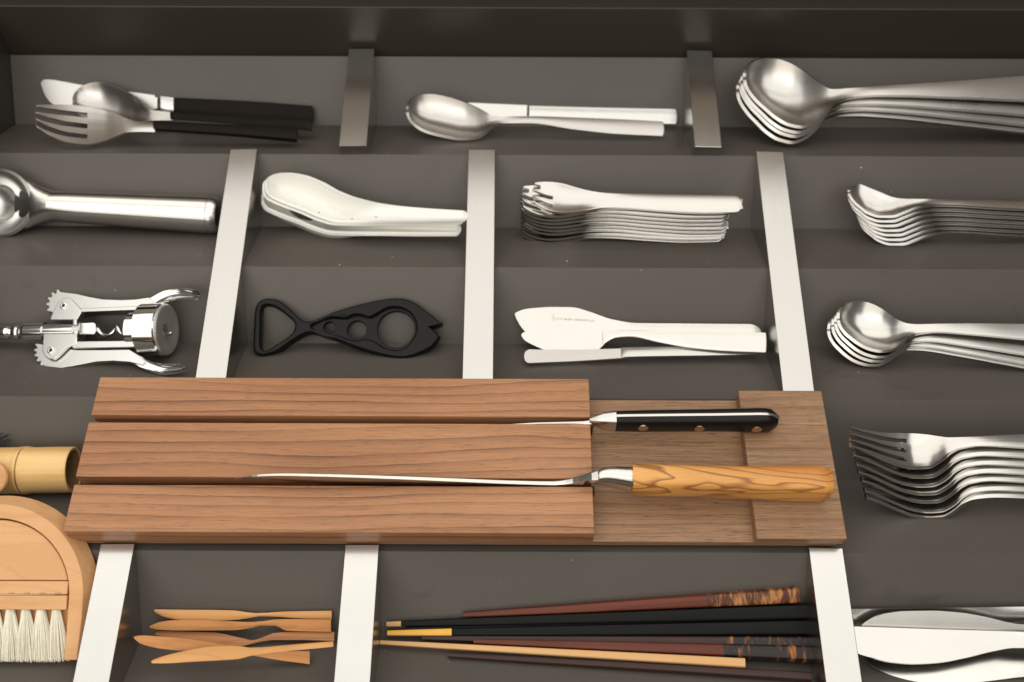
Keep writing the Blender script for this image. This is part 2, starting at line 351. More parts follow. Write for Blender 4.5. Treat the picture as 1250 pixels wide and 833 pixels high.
def ribbon(fr, st, r0=0, r1=0, n=54, m=14, thick=2.0, bev=0.35, tines=None, power=2.0, p0=2.0, p1=2.0, vpos=None, under=True, angle=38):
    """sheet of metal or china between two traced edges.
    st: (px, py of far edge, py of near edge, lift mm, dish mm); r0 / r1: rounding length in px of the two ends"""
    xs = [s[0] for s in st]; X0, X1 = xs[0], xs[-1]
    samp = []
    a = 9 if r0 else 0; b_ = 9 if r1 else 0
    for i in range(a): samp.append(X0 + r0*(1-math.cos(math.radians(4+86*i/a))))
    lo, hi = X0+r0, X1-r1
    for i in range(n+1): samp.append(lo+(hi-lo)*i/n)
    for i in range(b_): samp.append(X1 - r1*(1-math.cos(math.radians(90-86*(i+1)/b_))))
    if tines:
        vp = []; nt_, gapf = tines['n'], tines['gap']; tw = 2.0/(nt_+(nt_-1)*gapf); gw = tw*gapf; y = -1.0; owner = []
        for k in range(nt_):
            for q in range(4): vp.append(y+tw*q/3); owner.append((k, y+tw/2))
            y += tw+gw
        cols = len(vp)
    else:
        vp = vpos or [-1+2*j/m for j in range(m+1)]; cols = len(vp); owner = None
    vs, fs, tw_ = [], [], []
    for x in samp:
        yt, yb, lift, dish = (cat([s[k] for s in st], xs, x) for k in (1, 2, 3, 4))
        e = 1.0
        if r0 and p0 and x < X0+r0: e = max(0.0, 1-((X0+r0-x)/r0)**p0)**(1/p0)
        if r1 and x > X1-r1: e = min(e, max(0.0, 1-((x-X1+r1)/r1)**p1)**(1/p1))
        ym, yh = (yt+yb)/2, (yb-yt)/2
        T = fr.loc(x, ym-yh*(e if not tines else max(e, 0.6)), lift); B = fr.loc(x, ym+yh*(e if not tines else max(e, 0.6)), lift)
        for j, v in enumerate(vp):
            vv = v
            if tines:
                cx = owner[j][1]; d = (x-X0)
                s_ = 0.34+0.66*min(1, (d/(tines['taper'])))**0.7 if d < tines['taper'] else 1.0
                if x < X0+tines['root']: vv = cx+(v-cx)*s_
            f = (vv+1)/2; p = B.lerp(T, f)
            p.z = lift - dish*e*(1-abs(vv)**power)
            vs.append(p); tw_.append(cat([s[5] if len(s) > 5 else 1.0 for s in st], xs, x))
    R = len(samp)
    for i in range(R-1):
        for j in range(cols-1):
            if tines and owner[j][0] != owner[j+1][0]:
                root = tines['roots'][owner[j][0]] if 'roots' in tines else tines['root']
                if samp[i+1] < X0+root: continue
            a_ = i*cols+j; fs.append((a_, a_+cols, a_+cols+1, a_+1))
    used = sorted({i for f in fs for i in f}); tw_ = [tw_[i] for i in used]
    me = pymesh('ribbon', vs, fs); recalc(me)
    up_ = sum(p.normal.z for p in me.polygons)
    if up_ < 0: me.flip_normals()
    if any(abs(a-1) > 1e-4 for a in tw_):
        mx = max(tw_); ob = bpy.data.objects.new('tmpg', me); vg = ob.vertex_groups.new(name='t')
        for i, a in enumerate(tw_): vg.add([i], a/mx, 'REPLACE')
        bpy.data.objects.remove(ob); VG = dict(vertex_group='t'); thick *= mx
    else: VG = {}
    return bake(me, [('SOLIDIFY', dict(thickness=thick*S, offset=-1.0, use_even_offset=True, **VG)), ('BEVEL', dict(width=bev*S, segments=2 if bev < .55 else 3, limit_method='ANGLE', angle_limit=math.radians(50)))], angle, wn=bev < .55)
def copy_thing(o, matrix, label=None):
    c = o.copy(); col.objects.link(c); c.matrix_world = matrix
    if label: c['label'] = label
    for ch in list(o.children):
        d = ch.copy(); col.objects.link(d); d.parent = c
        for g in list(ch.children):
            e = g.copy(); col.objects.link(e); e.parent = d
    return c

# ------------------------------------------------------------------ the drawer
prof = []
yk = RIDGE0
while yk > -420:
    prof += [(yk, ZR), (yk-BACK, ZV)]; yk -= PITCH
prof.append((yk, ZR))
def rounded(prof, r=0.5):
    out = [prof[0]]
    for i in range(1, len(prof)-1):
        p0, p1, p2 = Vector(prof[i-1]), Vector(prof[i]), Vector(prof[i+1])
        a = p1+(p0-p1).normalized()*r; b_ = p1+(p2-p1).normalized()*r
        for t in (0, .25, .5, .75, 1): out.append(tuple(a*(1-t)**2+p1*2*t*(1-t)+b_*t*t))
    out.append(prof[-1]); return out
pr = rounded(prof)
bot = [(prof[-1][0], -46), (prof[0][0], -46)]
liner = link('drawer_liner', prism_mesh(prof+bot, -388, 470, 'x', bev=0), M_LINER)
tag(liner, 'dark grey brown stepped drawer liner with angled troughs', kind='structure')
tag(link('drawer_back_wall', box_mesh(-388, 470, 261, 275, -52, 41, 0.7), M_WALL), 'dark lacquered back wall of the drawer', kind='structure')
tag(link('drawer_side_wall', box_mesh(-404, -388.4, -440, 260.6, -52, 41, 0.7), M_WALL), 'dark lacquered side wall of the drawer at far left', kind='structure')
tag(link('drawer_base', box_mesh(-404, 470, -440, 275, -60, -53, 0), M_WALL), 'dark underside panel of the drawer', kind='structure')
tag(link('unseen_worktop', box_mesh(-900, 1000, 284, 700, 76, 180, 1.5), M_COUNTER), 'unseen counter slab behind the drawer, made tall to shade the back row', kind='structure')  # out of view; height set to shade back rows and darken bar reflections
tag(link('cabinet_interior', box_mesh(-900, 1000, 330, 700, -80, 60, 1.5), M_DARKSLOT), 'dark cabinet interior behind the drawer', kind='structure')

# ------------------------------------------------------------------ steel divider bars, underside cut to the liner
def divider(xb, xf, y_back, y_front, label, z1=0.0):
    wd = 9.65; pts = []
    ys = [y_back]; k = -1
    crit = sorted([p[0] for p in prof if y_front < p[0] < y_back], reverse=True)
    low = [(y_back, liner_z(y_back)-1.0)] + [(y, liner_z(y)-1.0) for y in crit] + [(y_front, liner_z(y_front)-1.0)]
    poly = [(y_front, z1), (y_back, z1)] + low
    me = prism_mesh(poly, -wd, wd, 'x', bev=0.45)
    cx = (xb+xf)/2; ang = math.atan2(-(xb-xf), y_back-y_front); cy = (y_back+y_front)/2
    for v in me.vertices: v.co.y -= cy*S
    o = link('divider_bar', me, M_BAR, matrix=Matrix.Translation((cx*S, cy*S, 0)) @ Matrix.Rotation(ang, 4, 'Z'))
    return tag(o, label, 'divider', 'steel divider bars across the drawer liner')
divider(-115.6, -114.2, 256.5, 158.9, 'short steel bar in the back row between the black handled set and the lone spoon', 5.0)
divider(142.1, 139.6, 256.5, 159.3, 'short steel bar in the back row beside the serving spoons', 5.0)
divider(-193.3, -187.4, 160.2, -41.0, 'long steel bar between the corkscrew and the black fish opener')
divider(-22.2, -21.2, 160.6, -41.0, 'long steel bar between the porcelain spoons and the cake forks')
divider(184.6, 177.5, 159.6, -41.6, 'long steel bar right of the cake forks and butter knives')
divider(-223.9, -222.2, -135.4, -237, 'steel bar between the dustpan and the small wooden knives')
divider(-84.8, -84.0, -135.4, -237, 'steel bar between the wooden knives and the chopsticks')
divider(178.8, 176.4, -136.2, -237, 'steel bar between the chopsticks and the table knives')

# ------------------------------------------------------------------ walnut knife block
blk = empty('knife_block'); blk.location = (-30*S, -88*S, -4*S); bpy.context.view_layer.update()
tag(blk, 'walnut knife block with three long strips and slots lying across the divider bars', 'knife block')
def bpart(name, x0, x1, y0, y1, z0, z1, mat, bev=0.5, label=None):
    cx, cy, cz = (x0+x1)/2, (y0+y1)/2, (z0+z1)/2
    o = link(name, box_mesh(x0-cx, x1-cx, y0-cy, y1-cy, z0-cz, z1-cz, bev), mat, blk)
    o.matrix_world = Matrix.Translation((cx*S, cy*S, cz*S))
    if label: o['label'] = label
    return o
bpart('base_board', -246.5, 186.0, -134.0, -43.2, -3.6, 2.2, M_WALNUT2, 0.4)
bpart('strip', -249.0, 46.6, -62.4, -36.6, 2.25, 17, M_WALNUT, 0.6)
bpart('strip', -249.3, 46.4, -101.8, -67.0, 2.25, 17, M_WALNUT, 0.6)
bpart('strip', -249.0, 46.2, -134.6, -106.6, 2.25, 17, M_WALNUT, 0.6)
bpart('end_block', 137.6, 188.2, -135.0, -40.8, 2.25, 11, M_WALNUT2, 0.7)
bpart('slot_stop', 45.2, 48.2, -67.2, -63.4, 2.3, 9, M_DARKSLOT, 0.2)
bpart('slot_stop', 45.0, 48.0, -106.8, -102.7, 2.3, 9, M_DARKSLOT, 0.2)
#ITEMS
def loft_mesh(secs, seg=28, angle=35, smooth_k=0):
    """closed body along x from sections (x, yc, zc, half_y, half_z, exponent)"""
    if smooth_k:
        xs = [q[0] for q in secs]; n = (len(secs)-1)*smooth_k; out = []
        for i in range(n+1):
            x = xs[0]+(xs[-1]-xs[0])*i/n; out.append((x,)+tuple(cat([q[k] for q in secs], xs, x) for k in range(1, 6)))
        secs = out
    vs, fs = [], []
    for x, yc, zc, hy, hz, ex in secs:
        for k in range(seg):
            a = 2*math.pi*k/seg+math.pi/seg; c, s_ = math.cos(a), math.sin(a)
            vs.append((x, yc+hy*math.copysign(abs(c)**(2/ex), c), zc+hz*math.copysign(abs(s_)**(2/ex), s_)))
    R = len(secs)
    for i in range(R-1):
        for k in range(seg):
            a, b_ = i*seg+k, i*seg+(k+1) % seg; fs.append((a, b_, b_+seg, a+seg))
    fs.append(tuple(range(seg))); fs.append(tuple(range(R*seg-1, (R-1)*seg-1, -1)))
    me = recalc(pymesh('loft', vs, fs))
    for p in me.polygons: p.use_smooth = True
    me.set_sharp_from_angle(angle=math.radians(angle)); return me
def thing_mesh(name, me, mat, fr, label, cat_, group=None):
    return tag(link(name, me, mat, matrix=fr.mat()), label, cat_, group)
def part(name, me, mat, parent, label=None):
    o = link(name, me, mat, parent)
    if label: o['label'] = label
    return o

# ================================================================== back row
# ---- black handled set
GB = 'black handled cutlery set in the back row'
fr = Frame(rest(60, 112, 4), rest(383, 140, 5), 34); t = empty('table_knife', fr)
tag(t, 'black handled table knife lying behind the black handled spoon and fork', 'knife', GB)
part('blade', ribbon(fr, [(50, 98, 106, 0, 0), (56, 97.3, 118, 0, 0), (64, 97.7, 127, 0, 0), (75, 99.5, 131, 0, 0), (100, 104, 133, 0, 0), (189, 116.5, 134, 0.4, 0)], 4, 0, thick=1.2, bev=.25), M_STEEL2, t)
part('bolster', ribbon(fr, [(189, 119, 133, 0.2, 0), (193, 119, 133, 0.2, 0), (194.5, 117.8, 134.5, 1.2, -.5), (213, 119.8, 137, 1.6, -.8)], n=12, thick=4, bev=.4), M_STEEL, t)
part('handle', ribbon(fr, [(212, 119.3, 137, 2.2, -.8), (300, 123.5, 144, 2.4, -.8), (383, 129.5, 151, 2.2, -.8)], 0, 3, n=16, thick=7, bev=1.0), M_STAINW, t)
fr = Frame(rest(110, 124, 17), rest(382, 156, 10), 20); t = empty('table_spoon', fr)
tag(t, 'black handled spoon lying between the black handled knife and fork', 'spoon', GB)
part('bowl', ribbon(fr, [(89.8, 120, 127, 2, 0.40), (91, 115.5, 132, 2, 1.61), (94, 110.5, 137.5, 1.8, 3.22), (99, 106.2, 142, 1.4, 4.84), (105, 103.2, 145, 1.1, 6.12), (112, 101.2, 147.5, .8, 7.10), (120, 100.5, 149.5, .6, 7.25), (139, 105.6, 152, .8, 6.45), (158, 114.4, 152.5, 1.6, 4.03), (174, 128, 149, 3, 1.61), (184, 134.4, 147.5, 3.6, 0.48), (211, 136.5, 147, 4, -.4)], 21, 0, p0=None, thick=1.6, bev=.4), M_STEEL2, t)
part('handle', ribbon(fr, [(208, 136.3, 146, 5, -.8), (300, 142, 153, 5, -.8), (381, 147, 160, 5, -.8)], 0, 3, n=16, thick=7, bev=1.0), M_STAINW, t)
fr = Frame(rest(43, 143, 22), rest(364, 166, 9), 4); t = empty('table_fork', fr)
tag(t, 'black handled fork with four tines in front of the black handled spoon', 'fork', GB)
part('head', ribbon(fr, [(43, 126.7, 155.5, 6, 0), (60, 127, 166, 3, .3), (84, 128, 174, .8, .8), (106, 130.5, 176, 0, 1), (126, 134.5, 172, .8, .8), (142, 139, 166, 2.4, .3), (155, 145, 161.5, 3.6, 0), (170, 148.5, 161, 4, -.3), (189, 148.8, 161.6, 4, -.6)], 2, 0, thick=1.7, bev=.35, tines=dict(n=4, gap=.8, root=64, taper=40)), M_STEEL, t)
part('handle', ribbon(fr, [(187, 147.6, 157, 5, -.8), (280, 152, 163, 5, -.8), (364, 155, 170, 5, -.8)], 0, 3, n=16, thick=7, bev=1.0), M_STAINW, t)

# ---- lone spoon on a knife
fr = Frame(rest(530, 135, 3), rest(826, 143, 4), 30); t = empty('table_knife', fr)
tag(t, 'plain steel table knife partly hidden under the lone large spoon in the back row', 'knife')
part('blade', ribbon(fr, [(530, 124.5, 140, 0, 0), (565, 125.4, 143, 0, 0), (644, 128.7, 145, 0, 0)], 8, 0, thick=1.4, bev=.25), M_STEEL, t)
part('joint', ribbon(fr, [(643, 129.5, 144.5, 0, 0), (647.5, 129.8, 145, 0, 0)], n=2, thick=1.6, bev=.1), M_DARKSLOT, t)
part('handle', ribbon(fr, [(646, 129, 145, .8, -.6), (740, 131.5, 149, 1, -.6), (827, 133.3, 151.5, 1, -.6)], 0, 3, n=20, thick=5, bev=.6), M_STEEL, t)
fr = Frame(rest(505, 140, 19), rest(810, 156, 10), 12)
thing_mesh('table_spoon', ribbon(fr, [(498.5, 129.5, 136.5, 2.4, 0.44), (499.6, 126, 141, 2.3, 1.75), (502, 122.4, 146, 2.1, 3.50), (506, 118.8, 150.6, 1.8, 5.25), (511, 116.4, 154.6, 1.5, 6.83), (518, 115.2, 158.4, 1.2, 8.05), (525, 115, 161, 1, 8.75), (544, 117.9, 165.6, .6, 8.75), (563, 123.7, 168.6, .6, 7.88), (580, 131, 167.5, 1.2, 5.25), (590, 136, 163, 2, 3.06), (600, 140.8, 154.5, 3, 0.88), (610, 142.3, 150.7, 4, 0.18), (646, 142, 150.6, 5, -.3), (700, 143.5, 158, 4, -.4), (752, 145.5, 163.5, 3, -.4), (811, 148.5, 166.3, 2, -.3)], 20, 3, p0=None, n=80, thick=2.0, bev=.5), M_STEEL2, fr,
    'lone large satin steel spoon resting across a plain steel knife', 'spoon')

# ---- serving spoons
fr0 = Frame(at(930, 112, 10), at(1330, 107, 12), 10)
me = ribbon(fr0, [(910.6, 90, 97, 3, 0.47, 1.00), (911.8, 85, 103, 2.9, 2.81, 1.00), (914.5, 80.2, 109, 2.6, 5.62, 1.00), (919, 76.2, 115.5, 2.2, 8.44, 1.00), (926, 73, 123.5, 1.6, 11.25, 1.00), (935, 71.3, 131.5, 1, 13.60, 1.00), (948, 72, 142.5, .4, 15.00, 1.00), (964, 77, 151, 0, 14.52, 1.00), (980, 86.3, 153.6, .4, 11.73, 1.00), (994, 96.5, 148.3, 1.8, 7.50, 1.00), (1005, 104.6, 138.5, 3.6, 3.75, 1.05), (1015, 109.2, 127, 5.5, 1.50, 1.15), (1036, 108, 119, 7.5, 0.19, 1.36), (1076, 105.2, 116.2, 8, -.3, 1.50), (1100, 103.5, 116.3, 7.5, -.3, 1.50), (1170, 99, 118.7, 5, -.4, 1.50), (1250, 93, 122, 2, -.4, 1.50), (1330, 88, 126, 0, -.4, 1.50)], 24, 14, p0=None, n=90, m=18, thick=2.2, bev=.5)
GS = 'nested serving spoons in the back row'
lab = ['serving spoon lying on top of the nested stack right of the back row bar', 'serving spoon second from the top of the nested serving spoons', 'serving spoon third from the top, just above the lowest serving spoon', 'lowest serving spoon of the nested stack, on the drawer liner']
base = None
for i, (dx, ya, za, yb2, zb2) in enumerate([(0, 0, 0, 0, 0), (-1.6, .8, 3.4, 8, 9), (-2.4, 1.2, 6.2, 13, 15.5), (-3.8, 2.4, 11, 16, 21)]):
    f = Frame(fr0.o + Vector((dx, -ya, -za)), fr0.o + fr0.x*fr0.len + Vector((dx, -yb2, -zb2)), 10)
    if not base: base = thing_mesh('serving_spoon', me, M_STEEL2, f, lab[0], 'spoon', GS)
    else: copy_thing(base, f.mat(), lab[i])

# ================================================================== second row
# ---- ice cream scoop
zc = -21
A, B = at(66, 251.5, zc+2), at(262, 262.5, zc); fr = Frame(A, B, 34); t = empty('ice_cream_scoop', fr)
tag(t, 'cast aluminium ice cream scoop with thick round handle at left edge', 'ice cream scoop')
L = fr.len; hp = fr.loc(1, 248, 4)
part('handle', loft_mesh([(-1, 0, 0, 10.6, 10.6, 2), (10, 0, 0, 11.3, 11.3, 2), (L*.5, 0, 0, 12.4, 12.4, 2), (L-6, 0, 0, 13.6, 13.6, 2), (L-3.6, 0, 0, 13.6, 13.6, 2), (L-3.2, 0, 0, 13.6, 13.6, 2), (L-3, 0, 0, 13.1, 13.1, 2), (L-2.2, 0, 0, 13.1, 13.1, 2), (L-2, 0, 0, 13.6, 13.6, 2), (L-1.6, 0, 0, 13.55, 13.55, 2), (L+1, 0, 0, 13.0, 13.0, 2), (L+3.5, 0, 0, 11.2, 11.2, 2), (L+4.6, 0, 0, 8.0, 8.0, 2), (L+5, 0, 0, 4, 4, 2)], 48), M_ALU, t)
part('neck', loft_mesh([(hp.x+10, hp.y, 0, 18.5, 4.5, 2), (hp.x+17, hp.y*.8, 0.3, 17.6, 6, 2), (-12, hp.y*.45, .6, 14.2, 8, 2), (-5, hp.y*.15, .3, 12.0, 9.6, 2), (0.5, 0, 0, 10.7, 10.6, 2)], 40, smooth_k=5), M_ALU, t)
vs, fs = [], []; R_ = 22.5; NR, NT = 26, 64
def scoop_h(u, th):
    r = u; lip = 0.56*(1+0.32*math.exp(-(((th+math.pi) % (2*math.pi)-math.pi)/0.34)**2)*1.0)
    if r < lip: return 1.5-6.5*(1-(r/lip)**2)**0.9
    q = (r-lip)/(1-lip); return 1.5 - 1.6*q*(1-q)*2.2 + 2.0*q**3
for i in range(NR+1):
    for k in range(NT):
        u = i/NR; th = 2*math.pi*k/NT; vs.append((hp.x+R_*u*math.cos(th), hp.y+R_*u*math.sin(th), 4+scoop_h(u, th)))
for i in range(NR):
    for k in range(NT): a, b_ = i*NT+k, i*NT+(k+1) % NT; fs.append((a, a+NT, b_+NT, b_))
me = pymesh('head', vs, fs); me = bake(me, [('SOLIDIFY', dict(thickness=2.6*S, offset=-1.0)), ('BEVEL', dict(width=.8*S, segments=3, limit_method='ANGLE', angle_limit=math.radians(50)))], 60)
part('head', me, M_ALU2, t)

# ---- porcelain spoons
fr0 = Frame(at(340, 232, -2), at(566, 262, -4), 12)
PST = [(326, 222, 229, 2, .4), (327.5, 218.5, 234, 1.8, 2.5), (331, 215.6, 238.5, 1.5, 5.5), (336, 213.8, 241, 1.2, 9), (343, 212.8, 244, 1, 12), (352, 212.8, 247.5, .6, 15), (370, 215.5, 254, 0, 18), (392, 223.8, 263.2, 0, 19), (413, 235.3, 268.6, .4, 16), (436, 243.4, 269.2, 1.6, 9), (465, 249, 269.2, 3, 4), (504, 253.3, 269.2, 4.4, 2.4), (567.5, 257.5, 268, 5.5, 1.6)]
me_low = ribbon(fr0, PST, 15, 3, n=80, m=18, thick=2.0, bev=.7, power=2.4, p0=None)
me = ribbon(fr0, [q[:4]+(q[4]*.72,) for q in PST], 15, 3, n=80, m=18, thick=2.0, bev=.7, power=2.0, p0=None)
base = None
lab = ['cream porcelain spoon on top of its stack, whole bowl open to view', 'cream porcelain spoon second from the top, only its rim showing', 'cream porcelain spoon third from the top with a worn yellowish rim', 'lowest cream porcelain spoon, its rounded outside wall facing the viewer']
for i, (dx, dz, hz) in enumerate([(0, 0, 0), (-2.4, 2.8, 0.4), (-5.4, 14.0, 3.0), (-5.9, 16.2, 2.2)]):
    f = Frame(fr0.o + Vector((dx, 0, -dz)), fr0.o + fr0.x*fr0.len + Vector((dx, 0, -dz-hz)), 12 if i < 2 else 1)
    if not base:
        base = thing_mesh('porcelain_spoon', me, M_PORC, f, lab[0], 'spoon', 'nested cream porcelain spoons')
    else:
        o = copy_thing(base, f.mat(), lab[i])
        if i > 1: o.data = me_low; o.data.materials.clear(); o.data.materials.append(M_PORC)
for px, py in ((389, 258.7), (459.5, 266.5), (557, 262), (430, 267.8)):
    p = fr0.loc(px, py, 0)
    v = Vector(p); v.z = {389: -1.4, 459.5: 2.2, 557: 4.6, 430: .6}[px]
    sp = bmesh.new()
    bmesh.ops.create_icosphere(sp, subdivisions=1, radius=.5*S, matrix=Matrix.Translation(v*S) @ Matrix.Diagonal((1.5, 1, .6, 1)))
    me = bpy.data.meshes.new('speck'); sp.to_mesh(me); sp.free(); part('glaze_speck', me, M_CHIP, base)

# ---- cake forks
fr0 = Frame(at(655, 240, 3), at(906, 249, 2), 4)
me = ribbon(fr0, [(652, 221.5, 249, 2.6, 0, 0.85), (662, 221.8, 254, 1.3, .6, 0.88), (675, 222.5, 258, .8, 1.4, 0.77), (688, 224.5, 259.3, .2, 1.8, 0.89), (700, 228, 258.7, .6, 1.6, 1.00), (719.6, 233, 256, 2.2, .8, 1.00), (738.8, 235.6, 253.7, 3.2, 0, 1.00), (764, 236.2, 254.2, 3.5, -.5, 1.00), (811, 237, 257.6, 3.0, -.7, 1.00), (862, 238, 260, 2.2, -.7, 1.00), (907, 239, 259, 1.6, -.6, 1.00)], 2, 10, n=80, thick=2.35, bev=.6, tines=dict(n=4, gap=.7, root=26, roots=[26, 26, 9], taper=14))
GF = 'cake forks stacked in the second row'
base = None; words = ['second', 'third', 'fourth', 'fifth', 'sixth', 'seventh', 'eighth']
offs = [(0, 0), (-8.0, 3.2), (-9.0, 6.3), (-8.6, 9.4), (-7.4, 12.6), (-6.8, 15.8), (-7.8, 18.8), (-8.6, 24.0), (-8.8, 27.2)]
for i, (dx, dn) in enumerate(offs):
    q = Vector((dx, -.2*dn, -dn)); tw = random.uniform(-.5, .5) if i else 0
    hn = [0, .6, 1.2, 1.8, 2.2, 2.6, 3.0, -.6, -.6][i]
    f = Frame(fr0.o+q, fr0.o+q+fr0.x*fr0.len+Vector((0, tw, -hn)), 4)
    if not base: base = thing_mesh('cake_fork', me, M_POL, f, 'cake fork on top of its stack of nine, its four tines in full view', 'fork', GF)
    else: copy_thing(base, f.mat(), ('cake fork at the very bottom of the stack of cake forks' if i == 8 else '%s cake fork from the top of the stack of cake forks' % words[i-1]))

# ---- small spoons at right edge
fr0 = Frame(at(1045, 247, -3), at(1330, 252, -3), -9)
me = ribbon(fr0, [(1037.5, 224.5, 243, 3.5, 3, 0.90), (1049, 225, 250.5, 2, 6, 0.90), (1060, 229, 258.8, 1, 8, 0.90), (1075, 235, 263.3, 0, 8, 0.90), (1090, 240.8, 262.8, .4, 5.5, 1.08), (1103, 242.7, 258.4, 2, 3, 1.24), (1121, 243, 252.3, 4.4, 1, 1.22), (1140, 243, 249.3, 5.6, 0, 1.25), (1167, 243.1, 249.9, 5.6, -.2, 1.25), (1204, 243.5, 252.3, 4.6, -.2, 1.25), (1250, 244, 254.7, 3.2, -.2, 1.25), (1330, 245, 259, 1.6, -.2, 1.25)], 11, 8, n=80, m=16, thick=1.8, bev=.7)
GR = 'small spoons stacked at the right edge of the second row'
base = None
for i in range(7):
    q = Vector((2.0*i - (1.2 if i in (1, 2) else 0), -1.5*i, -3.3*i))
    f = Frame(fr0.o+q, fr0.o+q+fr0.x*fr0.len+Vector((0, random.uniform(-.3, .3), random.uniform(-.3, .3))), -9)
    if not base: base = thing_mesh('small_spoon', me, M_STEEL2, f, 'small steel spoon on top of the tight stack of seven at right edge', 'spoon', GR)
    else: copy_thing(base, f.mat(), ('small steel spoon at the bottom of the tight stack of seven at right' if i == 6 else '%s small steel spoon from the top of the tight stack of seven' % words[i-1]))

# ================================================================== third row
# ---- corkscrew
A, B = at(20, 405.5, -24), at(200, 402, -11); fr = Frame(A, B, 10); t = empty('corkscrew', fr)
tag(t, 'chromed winged corkscrew lying on its back at the left edge', 'corkscrew')
lx = lambda px, py=403: fr.loc(px, py, 0).x
ly = lambda px, py: fr.loc(px, py, 0).y
axy = ly(120, 404)
def lat(prof_px, mat, name, yo=None, parent=t):
    prof_ = [(lx(p), r) for p, r in prof_px]; me = lathe_mesh(prof_, 48)
    for v in me.vertices: v.co.y += (axy if yo is None else yo)*S
    return part(name, me, mat, parent)
lat([(-60, 4.6), (10, 4.6), (12, 4.4), (14, 3.3), (17, 3.0), (18, 4.6), (20, 4.9), (23, 4.9), (25, 4.2), (26, 2.8), (28, 2.8), (29, 4.2), (31, 5.6), (34, 6.2), (56, 6.2)], M_CHROME, 'shaft')
lat([(54, 5.2), (94, 5.2)], M_CHROME, 'sleeve')
lat([(93, 5.9), (101, 5.9)], M_CAST, 'collar')
lat([(160, 11.0), (161, 11.6), (172, 11.6), (173, 10.6), (175.5, 10.6)], M_CHROME, 'bell_neck')
bell = lat([(175, 16.2), (176, 17.2), (200, 17.4), (201.5, 16.6)], M_CHROME, 'bell_ring')
me = lathe_mesh([(lx(201.4), 16.4), (lx(203.4), 16.8), (lx(204.6), 16.0), (lx(204.4), 14), (lx(202.6), 10), (lx(201.5), 3.9), (lx(196), 3.7)], 48)
for v in me.vertices: v.co.y += axy*S
part('bell_face', me, M_FACE, bell)
def plate(name, pts, z0, z1, mat, bev=.5, sm=False, parent=t):
    q = [tuple(fr.loc(px, py, (z0+z1)/2)[:2]) for px, py in pts]
    if sm: q = [tuple(p) for p in smooth_loop([Vector((a, b_, 0)) for a, b_ in q], 4)]
    return part(name, prism_mesh([(a, b_) for a, b_ in q], z0, z1, 'z', bev), mat, parent)
plate('gear_plate', [(62, 391), (66, 380), (73, 368), (79, 364.5), (86, 364), (91, 369), (100, 379), (100, 383), (95, 391)], 3.4, 5.6, M_CAST)
plate('gear_plate', [(54, 408), (52.5, 430), (56, 436), (60, 439), (67, 439.5), (72, 436), (84, 424), (93, 422), (95, 408)], 3.4, 5.6, M_CAST)
plate('gear_plate', [(62, 391), (66, 380), (73, 368), (79, 364.5), (86, 364), (91, 369), (100, 379), (100, 383), (95, 391)], -5.2, -3.4, M_CAST)
plate('gear_plate', [(54, 408), (52.5, 430), (56, 436), (60, 439), (67, 439.5), (72, 436), (84, 424), (93, 422), (95, 408)], -5.2, -3.4, M_CAST)
plate('rail', [(95, 379.5), (176, 376.5), (176, 381), (98, 384)], -3, 5.2, M_CAST)
plate('rail', [(90, 419.5), (176, 418.5), (176, 426), (92, 427.5)], -3, 5.2, M_CAST)
plate('end_web', [(93, 383), (98, 381), (99, 424), (93, 424)], -4.5, 5.4, M_CAST, .6)
plate('worm_block', [(99, 396.5), (119, 396), (121, 399), (121, 409), (118, 411.5), (100, 411.5)], -4.2, 4.8, M_CHROME, 1.2)
for px, py in ((77.5, 373.5), (62, 428)):
    p = fr.loc(px, py, 6); me = plate_mesh([[(p.x+2.3*math.cos(a*math.pi/10), p.y+2.3*math.sin(a*math.pi/10)) for a in range(20)], [(p.x+1.1*math.cos(a*math.pi/10), p.y+1.1*math.sin(a*math.pi/10)) for a in range(20)]], 1.4, .2)
    for v in me.vertices: v.co.z += 6*S
    rv = part('rivet', me, M_CHROME, t)
    me = lathe_mesh([(0, 1.2), (.3, 1.2)], 16); me.transform(Matrix.Translation(Vector((p.x, p.y, 5.7))*S) @ Matrix.Rotation(-math.pi/2, 4, 'Y')); part('hole', me, M_DARKSLOT, rv)
def teeth(cx, cy, r, a0, a1, n):
    out = []
    for i in range(n):
        a = a0+(a1-a0)*i/n; st = (a1-a0)/n
        for f, rr in ((0, r+.6), (.22, r+3.8), (.55, r+3.8), (.77, r+.6)):
            g = math.radians(a+st*f); out.append((cx+rr*math.cos(g), cy+rr*math.sin(g)))
    return out
up_arm = teeth(78, 374, 15.5, 150, 268, 5) + [(86, 359.5), (95, 360.5), (110, 364), (128, 367.3), (150, 368), (168, 367.3), (184, 365), (190, 370), (184, 378.5), (150, 378.5), (105, 380), (92, 385), (72, 389)]
lo_arm = [(60, 453.5), (56, 449)] + teeth(64, 431, 16.5, 118, 218, 5) + [(66, 424), (95, 429), (130, 429), (160, 428.5), (172, 436), (180, 444), (176, 447.5), (160, 443.5), (140, 442), (120, 443), (92, 448.5)]
plate('lever_arm', up_arm, -2.6, 2.6, M_CAST, .5)
plate('lever_arm', lo_arm, -2.6, 2.6, M_CAST, .5)
def paddle(st, nm='lever_paddle'): part(nm, ribbon(fr, st, 3, 6, n=24, thick=2.2, bev=.6), M_CHROME, t)
paddle([(176, 366.3, 377, 1.2, -.4), (186, 362.5, 374, 1.6, .2), (196, 357.2, 368.5, 2.0, .8), (207, 354, 364, 2.6, 1.4), (220, 353.0, 361.8, 3.4, 1.6), (232, 355, 361.8, 4.2, 1.2), (241.5, 359, 363, 5, .3)])
paddle([(162, 430, 444, 1.2, -.4), (172, 435.5, 448.5, 1.6, .2), (184, 441.5, 452, 1.8, .8), (198, 444.8, 454.5, 2.2, 1.4), (212, 445.6, 453.2, 2.8, 1.2), (224, 446.6, 450.6, 3.4, .3)])
